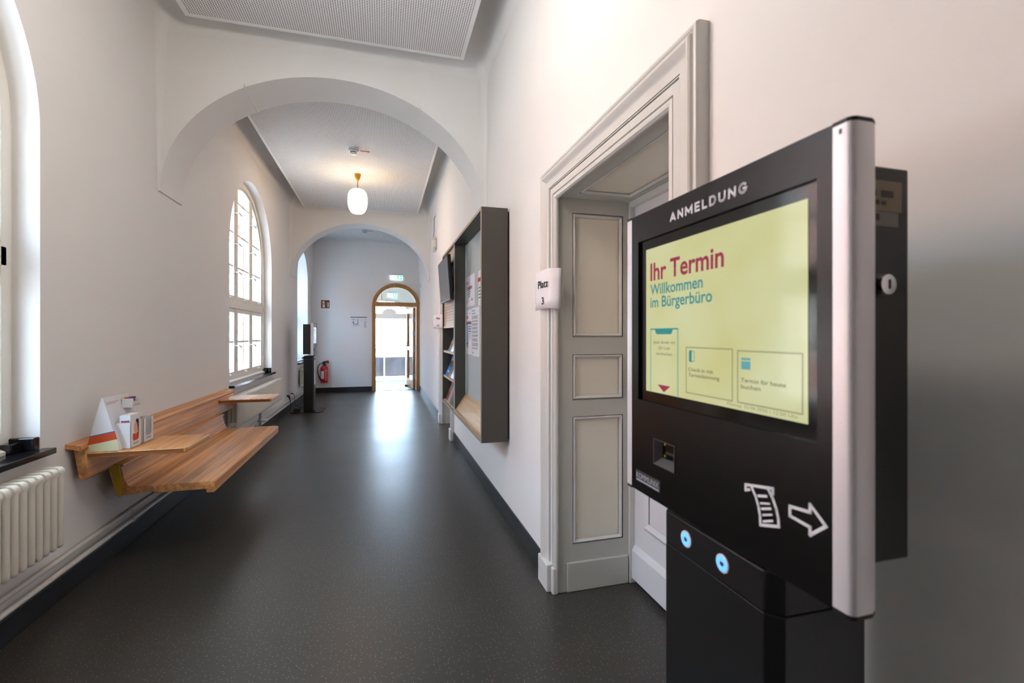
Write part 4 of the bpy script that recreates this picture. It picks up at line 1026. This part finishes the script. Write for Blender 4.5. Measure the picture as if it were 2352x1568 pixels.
q = MB(); [decal(q, '-X', p, .012, .030, .06+.028*k, .07+.028*k) for k in range(4)]; [decal(q, '-X', p, .06, .30, .06+.028*k, .068+.028*k) for k in range(4)]; q.build('list_dots', 'ink', t)
t, p = note(4.236, 4.514, 1.165, 1.588, 'white timetable sheet with crimson heading and blue rows, lower left on the pinboard')
text('heading', 'Lange\n Bürgerbüro', 'crimson_ink', t, (p[0], 4.508, 1.503), .262, '-X', bold=.02)
q = MB(); [decal(q, '-X', p, .03+.13*c_, .13+.13*c_, z_, z_+.010) for c_, z_ in ((0, .285), (1, .285), (1, .258), (1, .235), (1, .212), (0, .095))]; q.build('blue_rows', 'blue_ink', t)
q = MB(); [decal(q, '-X', p, .03, .12, .27-.0165*k, .277-.0165*k) for k in range(13)]; [decal(q, '-X', p, .17, .25, .195-.0165*k, .202-.0165*k) for k in range(4)]; q.build('pale_rows', 'lightblue_ink', t)
q = MB(); [decal(q, '-X', p, .08, .12, .26-.0165*k, .268-.0165*k) for k in range(13)]; decal(q, '-X', p, .03, .07, .39, .395); decal(q, '-X', p, .18, .21, .385, .39); q.build('dark_entries', 'ink', t)
t, p = note(3.888, 4.214, 1.160, 1.592, 'white sheet of close grey text with a pale blue title, lower right on the pinboard')
q = MB(); decal(q, '-X', p, .02, .16, .40, .412); decal(q, '-X', p, .02, .18, .375, .387); decal(q, '-X', p, .04, .10, .022, .034); q.build('title', 'lightblue_ink', t)
q = MB(); z = .355
while z > .05:
    for k in range(random.randint(2, 4)):
        decal(q, '-X', p, .03+.01*random.random(), .26+.04*random.random(), z, z+.0035); z -= .0075
    z -= .011
q.build('text_lines', 'grey_ink', t)

# ------------------------------------------------------------------ paper signs taped to the door casings
def taped(path, z0, z1, lines, label, tilt=None):
    """sheet following a plan path from its left edge to its right edge"""
    t = thing('paper_sign', label, 'paper sign', (*path[len(path)//2], z0), 'room number sheets')
    q = MB(); n = len(path)-1
    V = [[q.bm.verts.new((path[i][0]+(.006*(j/4-.5) if i > n*.6 else 0), path[i][1], z0+(z1-z0)*j/4+.004*math.sin(PI*i/n)*(1 if j in (0, 4) else 0))) for j in range(5)] for i in range(n+1)]
    for i in range(n):
        for j in range(4): q.bm.faces.new([V[i][j], V[i+1][j], V[i+1][j+1], V[i][j+1]])
    s = q.build('sheet', 'paper', t, smooth=60)
    sol = s.modifiers.new('solidify', 'SOLIDIFY'); sol.thickness = .0006
    for (bd, pos, wd, hh) in lines: text('lettering', bd, 'ink', t, pos, wd, '-X', align='CENTER', bold=.012, height=hh, tilt=tilt)
    return t
near = [(.838, 2.510), (.830, 2.480), (.8245, 2.44), (.823, 2.40), (.823, 2.36), (.823, 2.32), (.824, 2.285), (.827, 2.262), (.834, 2.245), (.846, 2.231), (.860, 2.222), (.876, 2.216)]
taped(near, 1.483, 1.690, [('Platz', (.8205, 2.337, 1.600), .155, .040), ('3', (.8205, 2.337, 1.512), .036, .038)], 'white paper sheet reading Platz 3 taped to the near door casing')
far = [(.762, 7.285), (.777, 7.26), (.793, 7.23), (.808, 7.195), (.821, 7.16), (.832, 7.12), (.843, 7.075), (.862, 7.045), (.885, 7.025)]
th = math.atan2(.083, .21)
taped(far, 1.445, 1.655, [('Platz', (.8215, 7.135, 1.585), .12, .034), ('4+5', (.8215, 7.135, 1.475), .075, .034)], 'white paper sheet reading Platz 4+5 on the far door casing beyond the cabinet', Matrix.Rotation(th, 3, 'Z'))
o = MB().box(XR-.003, XR, 10.98, 11.26, 1.48, 1.78).build('notice_sheet', 'paper', loc=(XR, 11.1, 1.48)); tag(o, 'small white notice sheet on the right wall next to the exit door', 'notice')
o = MB().box(XR-.010, XR, 11.15, 11.23, 2.46, 2.56).build('wall_plate', 'plastic_white', loc=(XR, 11.2, 2.46), bevel=.003); tag(o, 'small white plate high on the right wall near the exit', 'wall plate')

# sounder with cable high on the right wall
t = thing('wall_sounder', 'white drop-shaped alarm sounder with a cable high on the right wall', 'alarm', (.86, 8.05, 2.76))
q = MB(); q.prism([(7.90, 2.76), (8.06, 2.76), (8.12, 2.82), (8.10, 2.94), (8.02, 3.01), (7.94, 3.01), (7.86, 2.94), (7.84, 2.82)], 'X', .80, .865); q.build('body', 'plastic_white', t, bevel=.015)
MB().box(.862, XR, 7.86, 8.08, 2.79, 2.97).build('back_plate', 'steel', t)
MB().tube([(.835, 7.98, 3.005), (.848, 7.99, 3.1), (.850, 8.0, 3.30), (.858, 8.0, 3.36), (.872, 8.0, 3.38)], .006, 8).build('cable', 'grey_ink', t, smooth=60)
MB().lathe([(.03, -.012), (.05, 0)], (XR, 8.0, 3.40), 'X', 18).build('cable_outlet', 'plastic_white', t)

# ------------------------------------------------------------------ check-in terminals
def kiosk(label, group):
    """front face at local x = 0 looking towards -x; origin on the floor"""
    t = thing('check_in_terminal', label, 'check-in terminal', (0, 0, 0), group)
    Z0, Z1 = 1.028, 1.597
    # black front: frame around a recessed glass
    q = MB(); SA, SB, SC, SD = .078, .146, 1.0985, 1.149
    q.box(0, .04, -.2285, -.208, 1.217, Z1); q.box(0, .04, .203, .2285, 1.217, Z1); q.box(0, .04, -.208, .203, 1.541, Z1)
    q.box(0, .04, -.2285, .2285, Z0, SC); q.box(0, .04, -.2285, .2285, SD, 1.217); q.box(0, .04, -.2285, SA, SC, SD); q.box(0, .04, SB, .2285, SC, SD)
    fp = q.build('front_panel', 'black_gloss', t)
    MB().box(.0055, .036, -.2082, .2032, 1.2168, 1.5412).build('screen_glass', 'black_bezel', t)
    scr = MB().box(.0045, .006, -.191, .180, 1.2375, 1.521).build('screen', 'scr', t)
    sx = .0044
    text('headline', 'Ihr Termin', 'sc_red', scr, (sx, .164, 1.4575), .207, '-X', bold=.022)
    text('welcome_text', 'Willkommen', 'sc_teal', scr, (sx, .164, 1.429), .157, '-X', height=.0205, bold=.016)
    text('welcome_text', 'im Bürgerbüro', 'sc_teal', scr, (sx, .164, 1.404), .180, '-X', height=.0205, bold=.016)
    q = MB(); R_ = (sx, 0, 0)
    stroke(q, '-X', R_, [(-.163, 1.238), (-.163, 1.361)], .0026, t=.0003); stroke(q, '-X', R_, [(-.075, 1.361), (-.075, 1.238)], .0030, t=.0003); q.build('phone_outline', 'sc_teal_pale', scr)
    q = MB(); stroke(q, '-X', R_, [(-.163, 1.361), (-.075, 1.361)], .0026, t=.0004); poly_decal(q, '-X', R_, [(-.148, 1.361), (-.145, 1.353), (-.141, 1.351), (-.097, 1.351), (-.093, 1.353), (-.090, 1.361)], .0004); q.build('phone_notch', 'sc_teal', scr)
    for bd, z, w in (('Jetzt direkt mit', 1.333, .070), ('QR Code', 1.322, .038), ('einchecken', 1.311, .051)):
        text('instruction_text', bd, 'sc_text', scr, (sx, .118, z), w, '-X', align='CENTER', height=.0058)
    q = MB(); poly_decal(q, '-X', R_, [(-.139, 1.254), (-.118, 1.241), (-.098, 1.254)], .0003); q.build('red_triangle', 'sc_red', scr)
    q = MB()
    stroke(q, '-X', R_, [(-.051, 1.249), (.061, 1.249), (.061, 1.328), (-.051, 1.328)], .0022, True, .0003); stroke(q, '-X', R_, [(.072, 1.249), (.184, 1.249), (.184, 1.326), (.072, 1.326)], .0022, True, .0003); q.build('button_outlines', 'sc_line', scr)
    q = MB(); poly_decal(q, '-X', R_, [(-.043, 1.304), (-.036, 1.302), (-.036, 1.324), (-.043, 1.322)], .0003); stroke(q, '-X', R_, [(-.036, 1.3045), (-.029, 1.3045), (-.029, 1.3215), (-.036, 1.3215)], .0010, t=.0003); q.build('door_icon', 'sc_teal', scr)
    q = MB(); decal(q, '-X', R_, .079, .097, 1.299, 1.311, .0003); decal(q, '-X', R_, .079, .097, 1.3125, 1.316, .0003); q.build('calendar_icon', 'sc_blue', scr)
    for bd, y, z, w in (('Check-in mit', .045, 1.287, .063), ('Terminkennung', .045, 1.2775, .078), ('Termin für heute', -.079, 1.280, .080), ('buchen', -.079, 1.2705, .037)):
        text('button_text', bd, 'sc_text', scr, (sx, y, z), w, '-X', height=.0062, bold=.008)
    text('date_text', 'Montag, 22.06.2026 | 12:50 Uhr', 'sc_date', scr, (sx, -.050, 1.2418), .128, '-X', height=.0048)
    # printed marks on the front
    H, U, sw = .0165, .01673, .0036; hw_ = sw/2
    def arc(cx, cy, rx, ry, a0, a1, n=9): return [(cx+rx*math.cos(math.radians(a0+(a1-a0)*k/n)), cy+ry*math.sin(math.radians(a0+(a1-a0)*k/n))) for k in range(n+1)]
    def glyph(ch, W):
        l, r_, b_, t_ = hw_, W-hw_, hw_, H-hw_
        return {'A': [[(l, b_), (W/2, t_), (r_, b_)], [(l+W*.20, H*.30), (r_-W*.20, H*.30)]], 'N': [[(l, b_), (l, t_), (r_, b_), (r_, t_)]],
                'M': [[(l, b_), (l, t_), (W/2, H*.30), (r_, t_), (r_, b_)]], 'E': [[(r_, t_), (l, t_), (l, b_), (r_, b_)], [(l, H/2), (r_-W*.06, H/2)]],
                'L': [[(l, t_), (l, b_), (r_, b_)]], 'D': [[(l, b_), (l, t_)]+arc(W*.42, H/2, r_-W*.42, t_-H/2, 90, -90)+[(l, b_)]],
                'U': [[(l, t_)]+arc(W/2, H*.40, W/2-hw_, H*.40-hw_, 180, 360)+[(r_, t_)]], 'G': [arc(W/2, H/2, W/2-hw_, H/2-hw_, 48, 335, 14)+[(r_, H*.46), (W*.56, H*.46)]]}[ch]
    x = -.0915
    for ch, wd in zip('ANMELDUNG', (1.02, .95, 1.2, .80, .74, .95, .95, .95, 1.04)):
        q = MB()
        for ln in glyph(ch, wd*U): stroke(q, '-X', (-.0001, 0, 0), [(x+p[0], 1.557+p[1]) for p in ln], sw)
        q.build('letter', 'white_ink', fp); x += (wd+.33)*U
    q = MB(); R_ = (-.0001, 0, 0)
    w = .0040
    stroke(q, '-X', R_, [(.100, 1.127), (.093, 1.124), (.093, 1.132), (.142, 1.1415), (.142, 1.1345), (.137, 1.134)], w)
    lft = [(.105, 1.131), (.112, 1.121), (.117, 1.109), (.120, 1.096), (.1205, 1.084)]; rgt = [(.134, 1.138), (.142, 1.128), (.148, 1.116), (.151, 1.105), (.152, 1.094)]
    stroke(q, '-X', R_, lft, w); stroke(q, '-X', R_, rgt, w); stroke(q, '-X', R_, [lft[-1], rgt[-1]], w)
    for (a, b_, hh) in (((.117, 1.1235), (.131, 1.1275), .004), ((.121, 1.1145), (.136, 1.119), .003), ((.123, 1.1075), (.138, 1.113), .0038), ((.125, 1.0995), (.140, 1.1055), .003), ((.126, 1.0910), (.141, 1.0975), .0035)): stroke(q, '-X', R_, [a, b_], hh*.9)
    q.build('receipt_symbol', 'white_ink', fp)
    q = MB(); stroke(q, '-X', R_, [(.1695, 1.1275), (.1695, 1.1150), (.199, 1.1120), (.199, 1.1025), (.2205, 1.1215), (.199, 1.1400), (.199, 1.1305)], .0040, True); q.build('arrow_symbol', 'white_ink', fp)
    q = MB(); decal(q, '-X', R_, -.211, -.124, 1.0475, 1.0710, .0004); lb = q.build('maker_label', mat('maker_label_grey', (.22, .22, .23), .4), fp)
    text('lettering', 'KOMMUNIX', mat_key('label_white'), lb, (-.0008, .208, 1.0555), .080, '-X', height=.011)
    q = MB(); decal(q, '-X', (-.0006, 0, 0), -.208, -.128, 1.0500, 1.0525, .0002); q.build('label_line', mat_key('label_white'), lb)
    # aluminium side profiles with a rounded outer edge
    for s in (-1, 1):
        P = [(.0, s*.2285), (.0, s*.246), (.002, s*.250), (.007, s*.2525)]
        P += [(.030, s*.2525), (.040, s*.248), (.046, s*.240), (.047, s*.2285)]
        MB().prism(P, 'Z', Z0+.003, Z1-.004).build('side_profile', 'alu', t, smooth=50)
        MB().prism([(p[0], p[1]) for p in P], 'Z', Z1-.004, Z1+.001).build('end_cap', 'black_plastic', t)
        MB().prism([(p[0], p[1]) for p in P], 'Z', Z0-.002, Z0+.003).build('end_cap', 'black_plastic', t)
    q = MB(); decal(q, '-X', (0, 0, 0), .2365, .240, 1.582, 1.588, .0005); q.build('lock_slot', 'grey_ink', fp)
    # scanner window
    fo = [(SA, SC), (SB, SC), (SB, SD), (SA, SD)]; fi = [(SA+.004, SC+.014), (SB-.010, SC+.014), (SB-.010, SD-.004), (SA+.004, SD-.004)]
    m = MB(); V = [[m.bm.verts.new((x, p[0], p[1])) for p in L] for x, L in ((-.001, fo), (-.001, [(SA+.0018, SC+.0018), (SB-.0018, SC+.0018), (SB-.0018, SD-.0018), (SA+.0018, SD-.0018)]), (.013, fi))]
    for A, B in zip(V, V[1:]):
        for k in range(4): m.bm.faces.new([A[k], A[(k+1) % 4], B[(k+1) % 4], B[k]])
    sco = m.build('scanner_frame', mat('dark_grey_frame', (.27, .265, .27), .45), t)
    MB().box(.013, .015, SA, SB, SC, SD).build('scanner_window', 'black_bezel', sco)
    MB().box(.0122, .013, SA+.014, SB-.022, 1.122, 1.127).build('scanner_slot', 'rubber', sco)
    for (y, z) in ((SA+.010, SD-.009), (SB-.020, SD-.009), (SA+.010, SC+.019), (SB-.020, SC+.019)): MB().lathe([(.0026, .0115), (.0026, .013)], (0, y, z), 'X', 12).build('screw', 'gold', sco)
    # rear box
    rb = MB().box(.040, .172, -.195, .195, 1.050, 1.572).build('rear_box', 'black_metal', t, bevel=.003)
    ys = -.195
    q = MB(); q.box(.07, .158, ys-.0006, ys, 1.513, 1.553); lo = q.build('type_plate', 'label_tan', rb)
    q = MB()
    for (a, b_, c_, d_) in ((.094, .113, 1.532, 1.541), (.121, .143, 1.531, 1.540), (.110, .118, 1.521, 1.527), (.122, .130, 1.521, 1.526)): q.box(a, b_, ys-.001, ys-.0006, c_, d_)
    q.build('type_plate_print', 'label_dark', lo)
    q = MB(); q.box(.07, .152, ys-.0006, ys, 1.493, 1.512); lo = q.build('serial_label', 'label_grey', rb)
    q = MB(); q.box(.097, .118, ys-.001, ys-.0006, 1.500, 1.509); q.build('serial_label_print', 'label_dark', lo)
    lk = MB(); c_ = (.118, 0, 1.415); lk.lathe([(.0165, ys), (.0165, ys-.004), (.013, ys-.013), (.0095, ys-.014)], c_, 'Y', 24); lko = lk.build('lock', 'chrome', rb, smooth=40)
    q = MB(); q.box(.1165, .1195, ys-.0148, ys-.0138, 1.409, 1.421); q.build('keyhole', 'black_plastic', lko)
    # pedestal with chamfered front edges and a lighter seam
    a, c = .008, .172; hw, ch = .136, .019
    P = [(a, -hw+ch), (a, hw-ch), (a+ch, hw), (c, hw), (c, -hw), (a+ch, -hw)]
    pe = MB().prism(P, 'Z', .012, .9575).build('pedestal', 'black_metal', t, bevel=.0012)
    MB().prism(P, 'Z', .9585, 1.018).build('pedestal_head', 'black_metal', t, bevel=.0025)
    for y in (.055, -.036):
        bo = MB().lathe([(.0145, a), (.0145, a-.0015), (.0125, a-.002)], (0, y, .989), 'X', 28).build('button', 'alu', t, smooth=40)
        q = MB(); q.lathe([(.0118, a-.0019), (.0118, a-.0024), (.0048, a-.0024), (.0048, a-.0019)], (0, y, .989), 'X', 28, cap=False); q.build('light_ring', 'led', bo)
        MB().lathe([(.0045, a-.0019), (.0035, a-.003)], (0, y, .989), 'X', 16).build('button_centre', 'steel', bo, smooth=40)
    # floor plate with clipped front corners
    MB().prism([(-.15, -.20), (-.15, .20), (-.09, .285), (.36, .285), (.36, -.285), (-.09, -.285)], 'Z', 0, .012).build('base_plate', 'black_gloss', t, bevel=.002)
    return t
def mat_key(k): return k
M['label_white'] = mat('label_white_print', (.72, .72, .74), .5)
def copy_tree(o, parent=None):
    c = o.copy(); COL.objects.link(c)
    if parent: c.parent = parent
    for ch in o.children: copy_tree(ch, c)
    return c
k1 = kiosk('large black check-in terminal with lit screen in the right foreground', 'check-in terminals')
k2 = copy_tree(k1)
k2['label'] = 'far black check-in terminal standing by the left wall before the end wall'
M['scr_pale'] = emat('standby_screen_pale', (.72, .80, .86), .9)
for ch in k2.children:
    if ch.name.split('.')[0] == 'screen':
        me = ch.data.copy(); me.materials[0] = M['scr_pale']; ch.data = me
k1.location = (.51, .654, 0)
for ch in k2.children:
    b_ = ch.name.split('.')[0]
    if b_ == 'pedestal': ch.scale.z = .960
    elif b_ != 'base_plate': ch.location.z -= .038
k2.location = (-1.155, 8.93, 0); k2.rotation_euler = (0, 0, PI)
# sheet hanging on the far terminal
o = MB().box(-1.1625, -1.1618, 8.86, 9.00, .47, .90).build('paper_sheet', 'paper', loc=(-1.162, 8.93, .47)); tag(o, 'tall white paper sheet hanging on the pedestal of the far terminal', 'paper')

# sockets, plugs and cables by the far terminal
for y, lab, nm in ((8.72, 'nearer white wall socket with a black plug by the far terminal', 0), (9.08, 'farther white wall socket beside the far terminal', 1)):
    t = thing('wall_socket', lab, 'socket', (XL, y, .26))
    MB().box(XL, XL+.012, y-.04, y+.04, .262, .345).build('cover_plate', 'plastic_white', t, bevel=.003)
    MB().lathe([(.022, .0121), (.022, .0125)], (XL, y, .303), 'X', 16).build('socket_well', 'card_in', t)
t = thing('power_cable', 'thick black power cable from the nearer socket to a coil at the far terminal', 'cable', (-1.5, 8.7, .1))
MB().tube([(XL+.012, 8.72, .300), (XL+.035, 8.72, .298), (XL+.055, 8.71, .27), (XL+.06, 8.705, .235)], [.018, .018, .014, .007], 10).build('plug', 'black_plastic', t, smooth=50)
pts = [(XL+.06, 8.705, .24), (XL+.075, 8.69, .18), (XL+.075, 8.66, .10), (XL+.07, 8.64, .03), (XL+.09, 8.63, .012)]
for k in range(46):
    a = k*.62; pts.append((-1.425+.055*math.cos(a)*(1+.25*math.sin(k*.9)), 8.73+.085*math.sin(a), 0.031+.030*k/46+.008*math.sin(k*1.7)))
pts += [(-1.38, 8.78, .05), (-1.36, 8.83, .05)]
MB().tube(pts, .0055, 7).build('cord', 'black_plastic', t, smooth=60)
t = thing('network_cable', 'thin black cable hanging from the farther socket behind the far terminal', 'cable', (-1.5, 9.0, .1))
MB().box(XL+.012, XL+.045, 9.07, 9.09, .29, .306).build('plug', 'black_plastic', t)
MB().tube([(XL+.045, 9.08, .297), (XL+.075, 9.05, .25), (XL+.09, 9.0, .16), (XL+.12, 8.95, .09), (XL+.18, 8.92, .065), (-1.36, 8.9, .06)], .0045, 7).build('cord', 'black_plastic', t, smooth=60)
